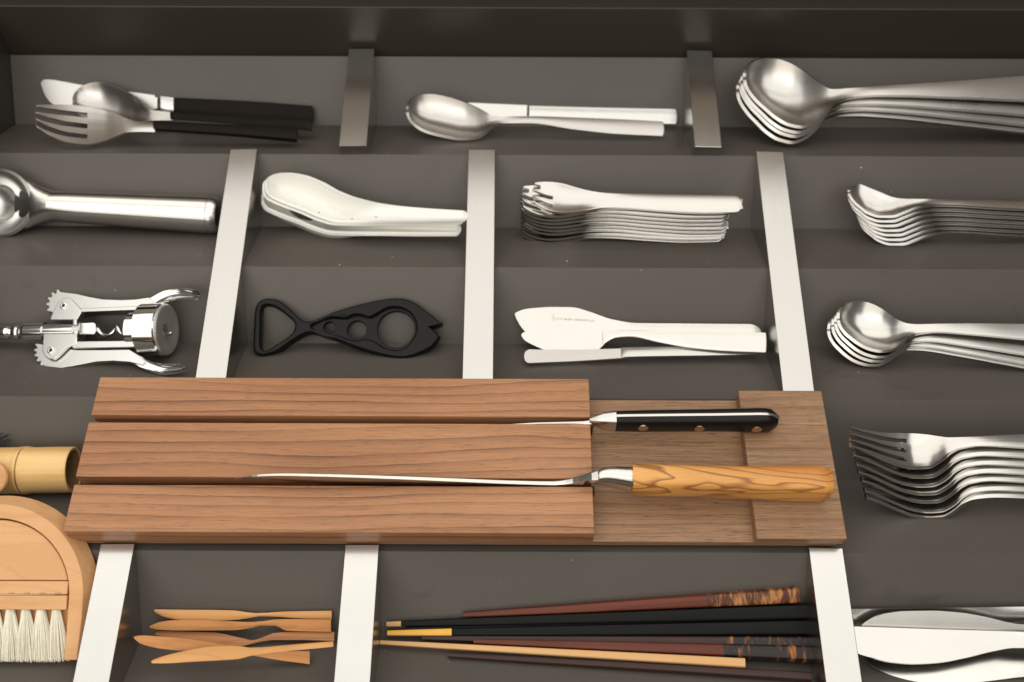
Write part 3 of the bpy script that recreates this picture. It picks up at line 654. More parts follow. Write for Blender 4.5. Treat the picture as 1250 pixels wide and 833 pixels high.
pts = []; x0, x1 = lx(119), lx(207)
for i in range(150):
    f = i/149; a = f*2*math.pi*3.6+.6; r = 3.3 if f > .04 else 3.3*f/.04
    pts.append((x0+(x1-x0)*f, axy+r*math.cos(a), r*math.sin(a)))
part('worm', tube_mesh(pts, 1.35, 10), M_CHROME, t)

# ---- fish shaped opener
fr = Frame(rest(312, 402, 10), rest(540, 399, 10), 18); t = empty('fish_bottle_opener', fr)
tag(t, 'black cast iron fish shaped bottle opener with round holes in its body', 'bottle opener')
Z = lambda l: [tuple(fr.loc(290+a/4.032, 340+b_/4.036, 2)[:2]) for a, b_ in l]
outl = Z([(80, 345), (84, 240), (92, 150), (128, 106), (200, 110), (262, 155), (325, 210), (382, 209), (480, 168), (600, 133), (740, 104), (822, 105), (880, 128), (940, 172), (985, 208), (1010, 226), (985, 238), (948, 244), (978, 268), (998, 292), (962, 338), (900, 372), (820, 396), (720, 383), (600, 348), (480, 303), (392, 275), (338, 275), (270, 313), (200, 362), (130, 384), (92, 372)])
fishmouth = {15, 16, 17, 18, 19}
hole = Z([(118, 140), (160, 127), (205, 146), (252, 182), (290, 222), (284, 265), (250, 300), (190, 338), (140, 366), (112, 350), (112, 240)])
rec = Z([(356, 240), (420, 205), (470, 195), (530, 200), (570, 183), (610, 183), (650, 195), (690, 178), (738, 150), (780, 143), (832, 155), (872, 190), (888, 247), (872, 302), (832, 347), (780, 360), (722, 345), (680, 317), (630, 302), (590, 312), (540, 302), (500, 287), (440, 280), (400, 266)])
V3 = lambda l: [Vector((a, b_, 0)) for a, b_ in l]
sm = lambda l, k=5: [tuple(p)[:2] for p in smooth_loop(V3(l), k)]
so = sm(outl); keep = []
for i in range(len(outl)):        # keep the mouth and the nose crisp
    if i in fishmouth: keep.append(outl[i])
    else: keep += so[i*5:(i+1)*5]
def shrink(l, k):
    mx, my = sum(p[0] for p in l)/len(l), sum(p[1] for p in l)/len(l); return [(mx+(a-mx)*k, my+(b_-my)*k) for a, b_ in l]
part('body', plate_mesh([keep, shrink(sm(hole), .93), shrink(sm(rec), .97)], 10, 1.8, 3), M_IRON, t)
def circ(cx, cy, r): 
    c = Z([(cx, cy)])[0]; rr = r/4.032/1.93; return [(c[0]+rr*math.cos(a*math.pi/18), c[1]+rr*math.sin(a*math.pi/18)) for a in range(36)]
cen = Z([(620, 250)])[0]
rec2 = [(a+(a-cen[0])*.02, b_+(b_-cen[1])*.05) for a, b_ in sm(rec)]
part('web', plate_mesh([rec2, circ(452, 243, 31), circ(588, 255, 50), circ(780, 250, 97)], 4.2, .7, 2), M_IRON, t)
p = Z([(918, 185)])[0]; me = lathe_mesh([(0, 1.5), (.5, 1.3), (.6, .6)], 16); me.transform(Matrix.Translation(Vector((p[0], p[1], 3.6))*S) @ Matrix.Rotation(-math.pi/2, 4, 'Y'))
part('eye', me, M_BRASS, t)

# ---- butter knives
fr = Frame(rest(640, 436, 7), rest(926, 431, 7), -5); t = empty('butter_knife', fr)
tag(t, 'butter knife lying lowest, only its narrow rounded blade and handle edge showing', 'knife', 'butter knives in the third row')
part('blade', ribbon(fr, [(640, 426.5, 443.5, 0, 0), (660, 427, 442.6, 0, 0), (699, 427, 441, 0, 0), (764, 425.5, 436.8, .3, 0)], 8, 0, n=30, thick=1.3, bev=.3, p0=2.5), M_STEEL2, t)
part('handle', ribbon(fr, [(758, 424.6, 436.2, .6, 0), (768, 424.2, 435.5, 2.2, -.5), (884, 420, 433.5, 2.4, -.5), (926, 418, 432.5, 2.2, -.5)], 0, 4, n=20, thick=3.4, bev=.6), M_STEEL2, t)
fr = Frame(rest(640, 396, 8), rest(926, 405, 10), 18)
o = thing_mesh('butter_knife', ribbon(fr, [(628.5, 382.2, 385.5, 0, 0), (634, 379.8, 396, 0, 0), (641, 377.6, 405, 0, 0), (655, 376, 414, 0, 0), (673, 375, 419, 0, 0), (697, 375.2, 420, 0, 0), (720, 380.8, 419, 0, 0), (733, 385.5, 414, 0, 0), (747, 390, 409, .6, 0), (778, 394.6, 409, 1.6, -.4), (840, 395.2, 413, 1.8, -.5), (930, 396, 421, 1.8, -.5)], 2, 16, n=80, thick=2.4, bev=.5), M_POL, fr,
    'upper butter knife with small etched marks on its broad pointed blade', 'knife', 'butter knives in the third row')
bm = bmesh.new()      # tiny illegible etched crest and script
random.seed(3)
def stroke(px, py, w_, h_):
    c = fr.loc(px, py, .12)
    vs_ = [bm.verts.new((c+Vector((a*w_, b_*h_, 0)))*S) for a, b_ in ((-.5, -.5), (.5, -.5), (.5, .5), (-.5, .5))]; bm.faces.new(vs_)
for k in range(3): stroke(675.5+k*1.1, 385+k*2.6, .35, 1.6); stroke(674+k*.9, 387.5+k*1.7, .9, .3)
x = 680.0
while x < 727:
    if random.random() < .84: stroke(x, 389.2+(x-680)*.055+random.uniform(-.35, .35), random.uniform(.25, .6), random.uniform(.6, 1.5))
    x += random.uniform(.75, 1.25)
me = bpy.data.meshes.new('etching'); bm.to_mesh(me); bm.free()
part('etched_marks', me, M_ETCH, o)
fr = Frame(rest(640, 412, 13), rest(936, 420, 15), 22); t = empty('butter_knife', fr)
tag(t, 'front butter knife with a squared handle end and curved blade, resting on the others', 'knife', 'butter knives in the third row')
part('blade', ribbon(fr, [(636.5, 405, 413.5, 0, 0), (646, 404.6, 419, 0, 0), (660, 404.6, 425.5, 0, 0), (673, 404.6, 431, 0, 0), (694, 404.6, 436.2, 0, 0), (712, 404.6, 436.3, 0, 0), (725.6, 404.6, 431, 0, 0), (738, 404.6, 420, 0, 0)], 7, 0, n=50, thick=1.3, bev=.3), M_POL, t)
part('handle', ribbon(fr, [(735, 404.8, 423, .15, 0), (739, 404.2, 418.6, .8, -.1), (752, 403.6, 412.4, 2.2, -.5), (768, 403.4, 411.6, 3, -.6), (804, 403.8, 418.5, 3, -.8), (844, 404.3, 425, 3, -.8), (884, 405, 428.5, 3, -.8), (936, 406.5, 430.5, 3, -.8)], 0, 2, n=60, thick=3.6, bev=.6, p1=3), M_POL, t)

# ---- teaspoons
fr0 = Frame(at(1040, 397, -8), at(1330, 408, -2), 4)
me = ribbon(fr0, [(1025, 384, 391, 2.4, 0.38, 1.00), (1026.3, 379.5, 396, 2.3, 1.88, 1.00), (1029, 375.6, 401, 2, 3.75, 1.00), (1034, 371.5, 407, 1.6, 5.81, 1.00), (1040, 369.2, 412, 1.1, 7.50, 1.00), (1048, 368, 418, .6, 8.81, 1.00), (1057, 368.8, 423, .2, 9.38, 1.00), (1066, 371.6, 426, 0, 9.00, 1.00), (1076, 376.8, 427.5, .2, 7.69, 1.00), (1087, 384.4, 426.6, .8, 5.62, 1.00), (1098, 391.6, 420.6, 2, 2.81, 1.11), (1110, 395.4, 410.6, 4, 0.94, 1.29), (1120, 396, 406.6, 5, 0.19, 1.43), (1144, 395.5, 405, 6, -.2, 1.50), (1183, 395, 407.6, 5.4, -.3, 1.50), (1250, 395.7, 413.5, 3.6, -.3, 1.50), (1330, 397, 421, 2, -.3, 1.50)], 22, 9, p0=None, n=80, m=16, thick=1.9, bev=.45)
base = None; lab = ['teaspoon on top of the teaspoons, its round bowl reflecting light', 'second teaspoon down, nested tightly under the topmost teaspoon', 'third teaspoon down, its bowl rim just inside the lowest bowl', 'lowest teaspoon, its bowl jutting out furthest to the left']
for i, (dx, ya, za, yb2, zb2) in enumerate([(0, 0, 0, 0, 0), (-1.2, 1.2, 3.2, 9, 9), (-2.6, 2.0, 6.2, 13.5, 14.5), (-4.6, 3.2, 9.5, 14.5, 18)]):
    f = Frame(fr0.o+Vector((dx, -ya, -za)), fr0.o+fr0.x*fr0.len+Vector((dx, -yb2, -zb2)), 4)
    if not base: base = thing_mesh('teaspoon', me, M_STEEL, f, lab[0], 'spoon', 'teaspoons nested at the right edge of the third row')
    else: copy_thing(base, f.mat(), lab[i])

# ================================================================== fourth row
# ---- dinner forks
fr0 = Frame(at(1050, 543, 8), at(1340, 546, 8), -2)
me = ribbon(fr0, [(1038, 519.2, 546.5, 12, 0, 0.75), (1057, 524.2, 552, 8, .4, 0.75), (1084, 528.4, 562.5, 3, 1, 0.93), (1102, 529.2, 568.2, 1, 1.4, 1.06), (1116, 529.6, 570, 0, 1.4, 1.17), (1132, 531, 569.3, .8, 1, 1.29), (1145, 533, 563, 3, .6, 1.39), (1159, 534.6, 552.5, 6, .1, 1.49), (1174, 534.3, 547, 7.6, -.2, 1.50), (1201, 533, 544.8, 8.2, -.4, 1.50), (1250, 531, 546.8, 7.2, -.4, 1.50), (1340, 527, 556, 4, -.4, 1.50)], 2, 10, n=90, thick=2.2, bev=.5, tines=dict(n=4, gap=.8, root=72, taper=56))
base = None; GD = 'dinner forks stacked at the right edge of the fourth row'
offs = [(0, 0), (2.6, 1.08), (4.6, 2.16), (6.8, 3.1), (9.2, 4.1), (11.8, 5.3), (13.2, 6.1)]
for i, (dx, dn) in enumerate(offs):
    q = Vector((dx, -3.45*dn, -4.3*dn))
    f = Frame(fr0.o+q, fr0.o+q+fr0.x*fr0.len+Vector((0, random.uniform(-.8, .8), random.uniform(-.5, .5) if i else 0)), -2)
    if not base: base = thing_mesh('dinner_fork', me, M_POL, f, 'dinner fork on top of the stack of seven, all four tines seen from above', 'fork', GD)
    else: copy_thing(base, f.mat(), ('dinner fork at the bottom of the stack of seven dinner forks' if i == 6 else '%s dinner fork from the top of the stack of seven dinner forks' % words[i-1]))

# ---- bamboo tube
A, B = at(20, 574.5, -20), at(91, 573.5, -20); fr = Frame(A, B, 0); t = empty('bamboo_tube', fr)
tag(t, 'short golden bamboo tube with a hollow cut end pointing at the knife block', 'bamboo tube')
e_ = fr.len; xn = fr.loc(17, 574, 14).x; r = 14.2
me = lathe_mesh([(e_-52, 9.5), (e_-51, 12), (e_-.4, 12), (e_, 12.4), (e_, 13.6), (e_-.6, r-.1), (e_-12, r), (xn+5, r-.1), (xn+2, r+.35), (xn+.7, r+.6), (xn+.1, r-.2), (xn-.5, r-.1), (xn-1.4, r+.5), (xn-4, r+.1), (xn-20, r), (xn-70, r)], 64, closed=False, angle=50)
part('stem', me, M_BAMBOO, t)
me = lathe_mesh([(e_-1.0, 11.95), (e_-40, 11.9), (e_-40.5, .1)], 48, closed=False); me.flip_normals(); part('hollow', me, M_BAMIN, t)
me = lathe_mesh([(xn-.75, r-.2), (xn-.5, r+.12), (xn+.2, r+.1), (xn+.4, r-.2)], 64); part('node_ring', me, M_BAMIN, t)
# ---- wooden knob and black bristles at the left edge
A = at(-13, 584, -3); fr = Frame(A, at(10, 584, -3), 22); t = empty('wooden_utensil', fr)
tag(t, 'rounded wooden end of a utensil at left edge in front of the bamboo tube', 'utensil')
me = lathe_mesh([(-14, 6), (-6, 8), (-2.5, 10.4), (-.8, 10.7), (.4, 10.2), (1.0, 9.2), (.9, 8.2), (.4, 7.4), (.3, .1)], 48); me.transform(Matrix.Rotation(-math.pi/2, 4, 'Y')); part('body', me, M_BEECH, t)
A = rest(-20, 545, 3); fr = Frame(A, rest(0, 543, 3), 20); t = empty('bristle_brush', fr)
tag(t, 'tips of stiff black brush bristles poking out behind the bamboo tube', 'brush')
bm = bmesh.new(); random.seed(5)
me_all = []
vs, fs = [], []
for (x0_, y0_, x1_, y1_) in ((-14, 547, 9, 530.5), (-12, 550, 14, 538), (-16, 544, 6, 533), (-10, 553, 12, 542.5), (-16, 541, 3, 529), (-14, 548, 11, 536), (-12, 552, 5, 541), (-15, 543, 10, 532)):
    a = fr.loc(x0_, y0_, random.uniform(0, 2)); b_ = fr.loc(x1_, y1_, random.uniform(1, 4)); mid = (a+b_)/2+Vector((0, random.uniform(.3, 1), .5))
    m_ = tube_mesh([a, mid, b_], .5, 6, rs=[.55, .5, .3]); o_ = len(vs)
    vs += [v.co/S for v in m_.vertices]; fs += [tuple(o_+i for i in p.vertices) for p in m_.polygons]
b = part('bristles', pymesh('bristles', vs, fs), M_BRISTLE, t)
me = box_mesh(-14, 2, -6, 3, -2, 3, 1.0); part('bristle_block', me, M_STAINW, t)

# ---- kitchen knives in the block
def onwall(px, py, Y):
    d = ray(px, py); return CAM + d*((Y-CAM.y)/d.y)
t = empty('paring_knife'); t.location = Vector((100, -65, 19))*S; bpy.context.view_layer.update()
tag(t, 'kitchen knife with riveted black handle resting in the back slot of the walnut block', 'kitchen knife')
def wpart(name, me, mat, parent, label=None):
    o = link(name, me, mat, parent); o.matrix_world = Matrix.Identity(4)
    if label: o['label'] = label
    return o
YK = -65.3
def blade_mesh(spine, depth, th, y):
    """vertical blade: spine points (x, z, halfthickness), going down by depth"""
    vs, fs = [], []
    for x, z, h in spine:
        dd = depth(x); vs += [(x, y-h, z-.25), (x, y-h*.6, z), (x, y+h*.6, z), (x, y+h, z-.25), (x, y+.15, z-dd), (x, y-.15, z-dd)]
    for i in range(len(spine)-1):
        for k in range(6): a, b_ = i*6+k, i*6+(k+1) % 6; fs.append((a, b_, b_+6, a+6))
    fs += [tuple(range(6)), tuple(range(len(spine)*6-1, len(spine)*6-7, -1))]
    return recalc(pymesh('blade', vs, fs))
def spine_of(pts, Y):
    out = []
    for px, py, h in pts: p = onwall(px, py, Y); out.append((p.x, p.z, h))
    return out
sp1 = spine_of([(560, 522, .3), (600, 519.8, .5), (640, 517.6, .6), (655, 516.8, .7), (690, 516.2, .9), (712, 515.8, 1.1), (722, 515, 1.5), (726, 514.6, 2.2)], YK)
x_end = sp1[-1][0]
wpart('blade', blade_mesh(sp1, lambda x: 3+min(14, max(0, (x-sp1[0][0])*.3)), 1, YK), M_POL, t)
c0 = at(722, 515, 20); c1 = at(752, 518, 20); c2 = at(948, 516, 19)
xa, xb, xc = c0.x, c1.x, c2.x; ya, yb, yc_ = YK, YK-.3, at(930, 514, 19).y
me = loft_mesh([(xa-1, YK, 18.6, 1.2, 1.4, 3), (xa+3, YK, 18, 3.0, 4.0, 3.2), (xa+7, YK, 17.5, 4.0, 6.4, 3.4), (xb, YK, 17.6, 4.8, 7.2, 3.6), (xb+1.5, YK, 17.6, 4.6, 7.0, 3.6)], 32)
wpart('bolster', me, M_POL, t)
def hsec(f, x): return yb+(yc_-yb)*f
hs = []
for f, hy, hz, zz in ((0, 4.7, 7.3, 17.8), (.08, 4.9, 7.5, 18), (.3, 5.2, 7.6, 18.6), (.55, 5.3, 7.5, 19.4), (.8, 5.6, 8.0, 19.8), (.9, 5.8, 8.4, 19.7), (.955, 5.6, 7.9, 19.4), (.985, 4.9, 6.8, 19.2), (1.0, 3.2, 4.5, 19.2)):
    x = xb+(xc-xb)*f; hs.append((x, hsec(f, x), zz, hy, hz, 3.2))
wpart('handle', loft_mesh(hs, 36, smooth_k=3), M_BLACK, t)
hs = [(x, y, z, hy+.45, hz, e) for x, y, z, hy, hz, e in hs]
ts = [(x, y, z, 1.25, hz+.14, 6) for x, y, z, hy, hz, e in hs]; ts[-1] = (ts[-1][0]+.5, ts[-1][1], ts[-1][2], .9, 5.5, 6)
wpart('tang', loft_mesh(ts, 16, smooth_k=3), M_POL, t)
for px, py in ((784, 528.5), (852, 527), (921, 524.5)):
    q = at(px, py, 14.5); f = (q.x-xb)/(xc-xb); hy = cat([h[3] for h in hs], [h[0] for h in hs], q.x)
    me = lathe_mesh([(-.8, 3.0), (.05, 3.0), (.12, 2.7)], 24); me.transform(Matrix.Translation(Vector((q.x, hsec(f, 0)-hy+.02, 19.6))*S) @ Matrix.Rotation(-math.pi/2, 4, 'Z'))
    wpart('rivet', me, M_BRASS, t)
# olive wood knife
YK = -104.8
t = empty('carving_knife'); t.location = Vector((120, -105, 20))*S; bpy.context.view_layer.update()
tag(t, 'long slim knife with olive wood handle lying in the front slot of the walnut block', 'kitchen knife')
sp2 = spine_of([(287, 584.6, .25), (296, 583, .45), (308, 581.2, .6), (322, 579.8, .7), (345, 579.2, .8), (400, 580.2, .9), (480, 582.6, 1.0), (560, 585.8, 1.1), (630, 588.6, 1.2), (675, 589.6, 1.3), (692, 588, 1.5), (708, 584.6, 1.9), (722, 581, 2.6), (730, 579.5, 3.2)], YK)
xs_ = [q[0] for q in sp2]; sp2 = [(x, cat([q[1] for q in sp2], xs_, x), cat([q[2] for q in sp2], xs_, x)) for x in [xs_[0]+(xs_[-1]-xs_[0])*i/60 for i in range(61)]]
wpart('blade', blade_mesh(sp2, lambda x: max(1.0, min(20, 1+(x-xs_[0])*.28)) if x < xs_[-3] else 6, 1, YK), M_POL, t)
c0, c1, c2 = at(722, 580, 24), at(769, 586, 22), at(1012, 592, 21)
yA, yB, yC = at(730, 581, 24).y, at(769, 585.5, 22.5).y, at(1000, 591.5, 21.5).y
wpart('ferrule', loft_mesh([(c0.x-1.5, YK, 23.6, 1.6, 2.2, 2.4), (c0.x+3, (YK+yA)/2, 23.2, 3.6, 5, 2.4), (c0.x+8, yA, 22.8, 4.8, 7.2, 2.4), (c1.x, yB, 22.4, 6.2, 9.2, 2.5)], 36, smooth_k=3), M_STEEL, t)
wpart('collar', loft_mesh([(c1.x, yB, 22.4, 6.1, 9.1, 2.5), (c1.x+.9, yB, 22.4, 6.1, 9.1, 2.5)], 36), M_BRASS, t)
hs = []
for f, hy, hz, zz in ((0, 7.2, 9.6, 22.3), (.1, 7.4, 9.7, 22.2), (.35, 7.5, 9.6, 22), (.6, 7.9, 10, 21.6), (.85, 8.6, 10.4, 21.4), (.955, 8.8, 10.5, 21.6), (.985, 8.3, 9.8, 21.6), (1.0, 6.9, 8.2, 21.6)):
    x = c1.x+.9+(c2.x-c1.x-.9)*f; hs.append((x, yB+(yC-yB)*f, zz, hy, hz, 3.6))
wpart('handle', loft_mesh(hs, 40, smooth_k=3), M_OLIVE, t)

# ================================================================== front row
# ---- dustpan with brush
A = rest(0, 806, 9); fr = Frame(A, A+Vector((40, 0, 0)), 25); t = empty('wooden_dustpan', fr)
tag(t, 'half round beech dustpan at lower left holding a white bristle brush', 'dustpan')
K = fr.loc
o0 = K(-9, 727, 0); def_r = lambda px, py, l=0: (K(px, py, l)-K(-9, 727, l)).to_2d().length
Ro, Ri = def_r(98.5, 712)+.5, def_r(83.5, 712)
yb_ = K(50, 806, 0).y; cx, cy = o0.x, o0.y
Ro2 = def_r(112, 718)
def arc(r, a0, a1, n, rx=1.0): return [(cx+r*rx*math.cos(math.radians(a0+(a1-a0)*i/n)), cy+r*math.sin(math.radians(a0+(a1-a0)*i/n))) for i in range(n+1)]
rim = [(cx+Ro*.965, yb_)] + [(cx+Ro*1.0, cy-12)] + arc(Ro, 0, 180, 48) + [(cx-Ro*1.0, cy-12), (cx-Ro*.965, yb_), (cx-Ri*.98, yb_), (cx-Ri, cy)] + arc(Ri, 180, 0, 48)[1:] + [(cx+Ri*.98, yb_)]
vs, fs = [], []
n_ = len(rim)
for z_, gr in ((-11, 5.0), (-.6, 0.6), (0, 0)):
    for i, (a, b_) in enumerate(rim):
        d = Vector((a-cx, b_-cy)); out = i <= 50+1
        g = gr if (i < 52) else 0.0
        if g and d.length > 0: dd = d.normalized()*g; a, b_ = a+dd.x*(1 if b_ > yb_+.1 else 1), (b_+dd.y if b_ > yb_+.1 else b_)
        vs.append((a, b_, z_))
for l in (0, 1):
    for i in range(n_): j = (i+1) % n_; fs.append((l*n_+i, l*n_+j, (l+1)*n_+j, (l+1)*n_+i))
fs += [tuple(range(n_)), tuple(range(2*n_, 3*n_))]
me = recalc(pymesh('rim', vs, fs)); me = bake(me, [('BEVEL', dict(width=.5*S, segments=2, limit_method='ANGLE', angle_limit=math.radians(50)))], 30)
part('rim', me, M_BEECH, t)
fl = arc(Ri+.6, 0, 180, 40) + [(cx-Ri*.98, yb_+1), (cx+Ri*.98, yb_+1)]
part('floor', prism_mesh(fl, -10.6, -8.2, 'z', 0), M_BEECH, t, 'flat inner floor of the dustpan under the bristles')
bt = empty('hand_brush', fr); tag(bt, 'half round beech hand brush with white bristle tufts fitted inside the dustpan', 'brush')
y1 = K(0, 709, 0).y; y2, y3, y4 = K(0, 713, 0).y, K(0, 727, 0).y, K(0, 745, 0).y
Rb = Ri-1.0
def seg_arc(y, r, n=40):
    a = math.degrees(math.asin((y-cy)/r)); return arc(r, a, 180-a, n)
part('grip', prism_mesh(seg_arc(y1, Rb), -8, -1.6, 'z', .6), M_BEECH, bt)
xw = math.sqrt(Rb**2-(y2-cy)**2)
part('bristle_block', prism_mesh([(cx-Rb+1, y3+.3), (cx+Rb-1, y3+.3), (cx+xw-.2, y1-.4), (cx-xw+.2, y1-.4)], -8, -2.4, 'z', .4), M_BEECH, bt)
part('bristle_block', prism_mesh([(cx-Rb+.6, y4), (cx+Rb-.6, y4), (cx+Rb-.6, y3-.2), (cx-Rb+.6, y3-.2)], -8, -1.4, 'z', .5), M_BEECH, bt)
part('wire', tube_mesh([(cx-Rb+2, y3+.2, -1.9), (cx+Rb-2, y3+.2, -1.9)], .28, 6), M_BRASS, bt)
for k in range(-6, 5):
    px = 51.7+18.9*(k-3) 
    if px < -30: continue
    p = K(px, 724.5, -2); part('wire_knot', lathe_mesh([(p.x-1.4, .1), (p.x-.7, .55), (p.x+.7, .55), (p.x+1.4, .1)], 8), M_BRASS, bt).location = (0, p.y*S, -2.0*S)
random.seed(11)
def tuft(px):
    p = K(px, 744, -4.5); q = K(px+1.5, 807, -4); L_ = (p-q).length; vs, fs = [], []
    for s_ in range(230):
        a = random.uniform(0, 2*math.pi); rr = math.sqrt(random.random()); bx, bz = rr*math.cos(a), rr*math.sin(a)
        top = Vector((p.x+bx*2.0, p.y+.6, -4.6+bz*2.0)); l = L_*random.uniform(.95, 1.02)
        end = Vector((q.x+bx*6.3+random.gauss(0, .35), p.y-l, -5.2+bz*3.4+random.gauss(0, .2)))
        mid = top.lerp(end, .5)+Vector((bx*.7, 0, .5*bz)); w_ = random.uniform(.13, .2); o_ = len(vs)
        for c, ww in ((top, w_), (mid, w_), (end, w_*.5)):
            for g in (0, 2.1, 4.2): vs.append(c+Vector((ww*math.cos(g), 0, ww*math.sin(g))))
        for l_ in (0, 3):
            for g in range(3): fs.append((o_+l_+g, o_+l_+(g+1) % 3, o_+l_+3+(g+1) % 3, o_+l_+3+g))
    return pymesh('tuft', vs, fs)
for k in range(8):
    px = 68.5-18.7*k; part('bristle_tuft', tuft(px), M_HAIR, bt)

# ---- small wooden knives
def wood_knife(label, st, h0, h1, roll, mat, thick=2.4, curv=-.5):
    a, b_ = st[0], st[-1]
    f = Frame(rest(a[0], (a[1]+a[2])/2, h0), rest(b_[0], (b_[1]+b_[2])/2, h1), roll)
    st = [(x, y0, y1_, 0.6*math.sin(math.pi*i/(len(st)-1)), curv) for i, (x, y0, y1_) in enumerate(st)]
    me = ribbon(f, st, 2, 0, n=60, m=6, thick=thick, bev=.5, power=1.6)
    return thing_mesh('wooden_butter_knife', me, mat, f, label, 'wooden knife', 'small wooden butter knives in the front row')
wood_knife('wooden butter knife lying furthest back, parallel to the second one', [(188, 744, 747), (200, 744.2, 753), (225, 744.6, 757.5), (250, 744.8, 758.4), (285, 745.4, 757), (305, 748, 754.6), (318, 748.8, 752.6), (335, 747.4, 753), (365, 746.3, 755), (405, 745.8, 756.5)], 3, 4, 32, M_SERV2)
wood_knife('reddish wooden butter knife, middle one of the pile with its tip tucked under', [(189, 772, 775), (198, 770.5, 778), (230, 771.3, 784), (262, 772.5, 787), (295, 779, 788.5), (308, 781.5, 786), (318, 779, 783.5), (335, 773, 781.5), (360, 771.3, 781.5), (408, 771.5, 782.5)], 5, 7, 10, M_SERV3)
wood_knife('wooden butter knife second from the back, with a wide reddish flat handle', [(182.5, 764.5, 767), (195, 759.5, 769), (215, 757.2, 769.8), (240, 757.2, 769.8), (285, 758.8, 769.4), (305, 759.5, 767), (320, 758.5, 764), (335, 756.5, 764), (350, 756, 770), (404, 756.5, 771.5)], 8, 9, 22, M_SERV)
wood_knife('wooden butter knife reaching furthest left, its handle crossing under the front one', [(163, 777, 779.5), (172, 776, 786), (200, 777.6, 792.5), (225, 779.8, 794.5), (250, 783, 794), (280, 787.5, 796), (300, 792, 799), (315, 795.5, 801.5), (340, 795.5, 806), (378, 795, 811)], 24, 5, 0, M_SERV)
wood_knife('pale wooden butter knife on top at the front of the pile', [(184.5, 806.5, 810), (200, 801, 810), (230, 794, 808.2), (260, 789.5, 806.6), (290, 788.6, 804.6), (305, 790.8, 801), (320, 790.3, 798.5), (350, 787.6, 795.2), (407, 783, 789.8)], 20, 22, -4, M_SERV2)

# ---- chopsticks
GC = 'loose chopsticks in the front row'
def chopstick(label, tip, end, w0, w1, roll, body_mat, tipmat=None, tip_to=None, grip=None, grip_from=None):
    A = rest(tip[0], tip[1], tip[2]); B = rest(end[0], end[1], end[2]); f = Frame(A, B, roll)
    t = empty('chopstick', f); tag(t, label, 'chopstick', GC); L_ = f.len
    X = lambda px: (px-tip[0])/(end[0]-tip[0])*L_
    W = lambda x: w0+(w1-w0)*(x/L_)**.8
    def sec(x0, x1, g=0.0):
        n = 8; return [(x0+(x1-x0)*i/n, 0, 0, W(x0+(x1-x0)*i/n)/2+g, W(x0+(x1-x0)*i/n)/2+g, 5.0) for i in range(n+1)]
    a0 = X(tip_to) if tip_to else 0; a1 = X(grip_from) if grip_from else L_
    if tip_to: part('tip', loft_mesh(sec(0, a0), 20), tipmat, t)
    part('shaft', loft_mesh(sec(a0, a1), 20), body_mat, t)
    if grip_from: part('grip_end', loft_mesh(sec(a1, L_, .05), 20), grip, t)
chopstick('red chopstick lying furthest back, its thick end wrapped in mottled bark', (565, 750.5, 3), (974, 726, 4), 2.4, 8.4, 28, M_CHOPR, grip=M_BARK1, grip_from=862)
chopstick('black chopstick second from the back, with a short bare wood tip', (472, 762, 3), (986, 746, 6), 2.6, 8.6, 20, M_CHOPB, M_CHOPL, 490)
chopstick('plain black chopstick squeezed between its two black neighbours', (495, 768.5, 3), (990, 758, 3), 2.6, 7.9, 10, M_CHOPB)
chopstick('black chopstick with a long yellow tip', (473, 773, 5), (998, 766, 9), 2.8, 9.0, 12, M_CHOPB, M_YEL, 552)
chopstick('dark red chopstick with orange flecked black end, behind its twin', (515, 779, 4), (1000, 788, 6), 2.4, 8.6, 0, M_CHOPD, grip=M_BARK2, grip_from=884)
chopstick('red chopstick with orange flecked black end, just behind the pale bamboo one', (578, 783.5, 6), (1000, 800, 8), 2.4, 8.6, -6, M_CHOPR, grip=M_BARK2, grip_from=884)
chopstick('pale bamboo chopstick, the only light coloured one, in front of the red pair', (464, 784.5, 5), (909, 810, 8), 2.2, 5.0, 0, M_CHOPL)
chopstick('dark brown chopstick lying nearest the viewer', (547, 800, 3), (990, 827, 4), 2.4, 4.8, -12, M_CHOPD)

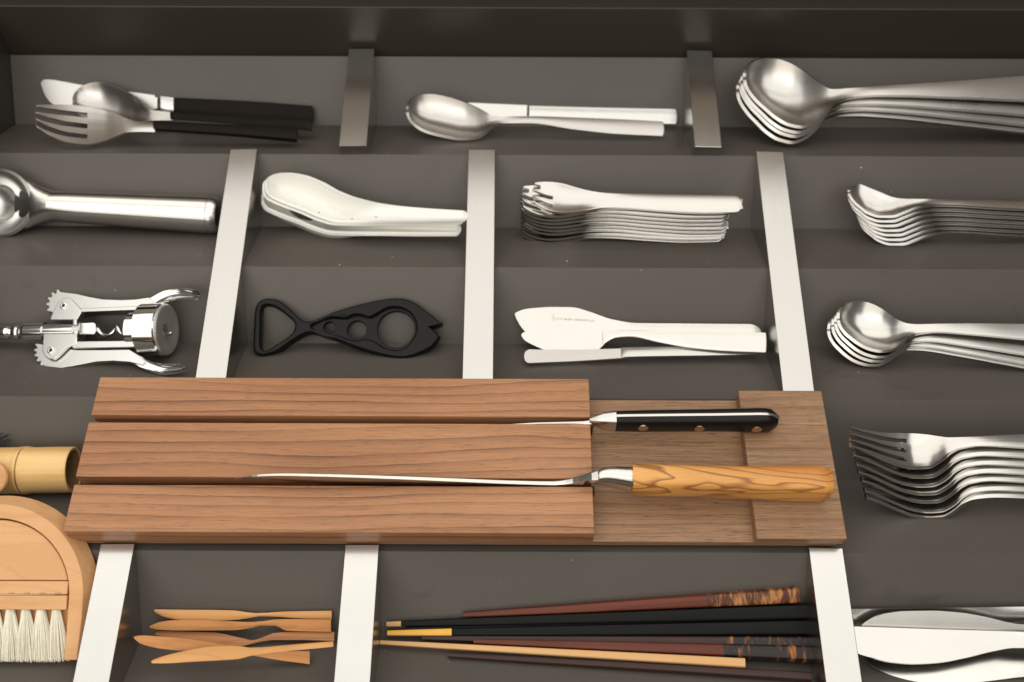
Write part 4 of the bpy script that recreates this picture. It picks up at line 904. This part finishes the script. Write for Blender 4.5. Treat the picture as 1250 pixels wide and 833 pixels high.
# ---- table knives at lower right
GK = 'table knives overlapping at the lower right'
def tknife(label, st, z0, z1, roll, r0=0, mat=M_POL):
    f = Frame(at(st[0][0], (st[0][1]+st[0][2])/2, z0), at(st[-1][0], (st[-1][1]+st[-1][2])/2, z1), roll)
    thing_mesh('table_knife', ribbon(f, [(x, a, b_, 0, c) for x, a, b_, c in st], r0, 8, n=70, thick=1.9, bev=.4), mat, f, label, 'knife', GK)
tknife('table knife furthest back at lower right, its straight back facing away', [(1034, 743.8, 764, 0), (1100, 743.2, 765, 0), (1180, 742, 766, 0), (1250, 740.8, 760, -.3), (1330, 740, 760, -.5)], -24, -20, 30)
tknife('table knife with a rounded blade lying second from the back at lower right', [(1053, 764, 766.5, 0), (1058, 760, 767, 0), (1066, 755, 768, 0), (1081, 749.2, 770, 0), (1104, 746.3, 772, 0), (1139, 745.8, 776, 0), (1169, 748, 778, 0), (1205, 754, 778, 0), (1238, 761.6, 776, 0), (1250, 763, 776, 0), (1330, 766, 780, -.5)], -18, -14, 26)
tknife('table knife near the viewer at lower right, its blade partly under another blade', [(1055, 801, 803.5, 0), (1064, 800, 812, 0), (1076, 799, 819.5, 0), (1099.5, 797, 828, 0), (1123, 796, 833, 0), (1150, 795, 836, 0), (1180, 795, 834.5, 0), (1215, 797, 830.5, 0), (1250, 799, 826.4, -.3), (1330, 802, 822, -.5)], -24, -21, -6)
tknife('bright table knife lying on top of the other table knives, its curved edge foremost', [(1033, 765, 792, 0), (1050, 765.2, 799, 0), (1065, 765.6, 803.2, 0), (1088, 766.4, 808.4, 0), (1116, 767.4, 810.6, 0), (1146, 768.4, 809, 0), (1180, 769.4, 802.8, 0), (1215, 770.4, 794.5, 0), (1238, 771.2, 791.2, -.2), (1262, 772, 791.2, -.4), (1330, 774, 795, -.5)], -14, -11, 2)

# ---- crumbs and dust lying on the liner
random.seed(21); vs, fs = [], []
for k in range(60):
    y = random.uniform(-205, 245); x = random.uniform(-330, 330); z = liner_z(y)
    if -140 < y < -30 and -255 < x < 195: continue
    rr = random.choice((.18, .22, .28, .35, .5)); o_ = len(vs)
    for a in ((1, 0, 0), (-1, 0, 0), (0, 1, 0), (0, -1, 0), (0, 0, 1)): vs.append((x+a[0]*rr*random.uniform(.6, 1.4), y+a[1]*rr*random.uniform(.6, 1.4), z+.25*rr+a[2]*rr*.7))
    fs += [(o_+a, o_+b_, o_+4) for a, b_ in ((0, 2), (2, 1), (1, 3), (3, 0))]
tag(link('crumbs', recalc(pymesh('crumbs', vs, fs)), M_HAIR), 'tiny pale crumbs and dust specks scattered over the drawer liner', 'crumbs', kind='stuff')
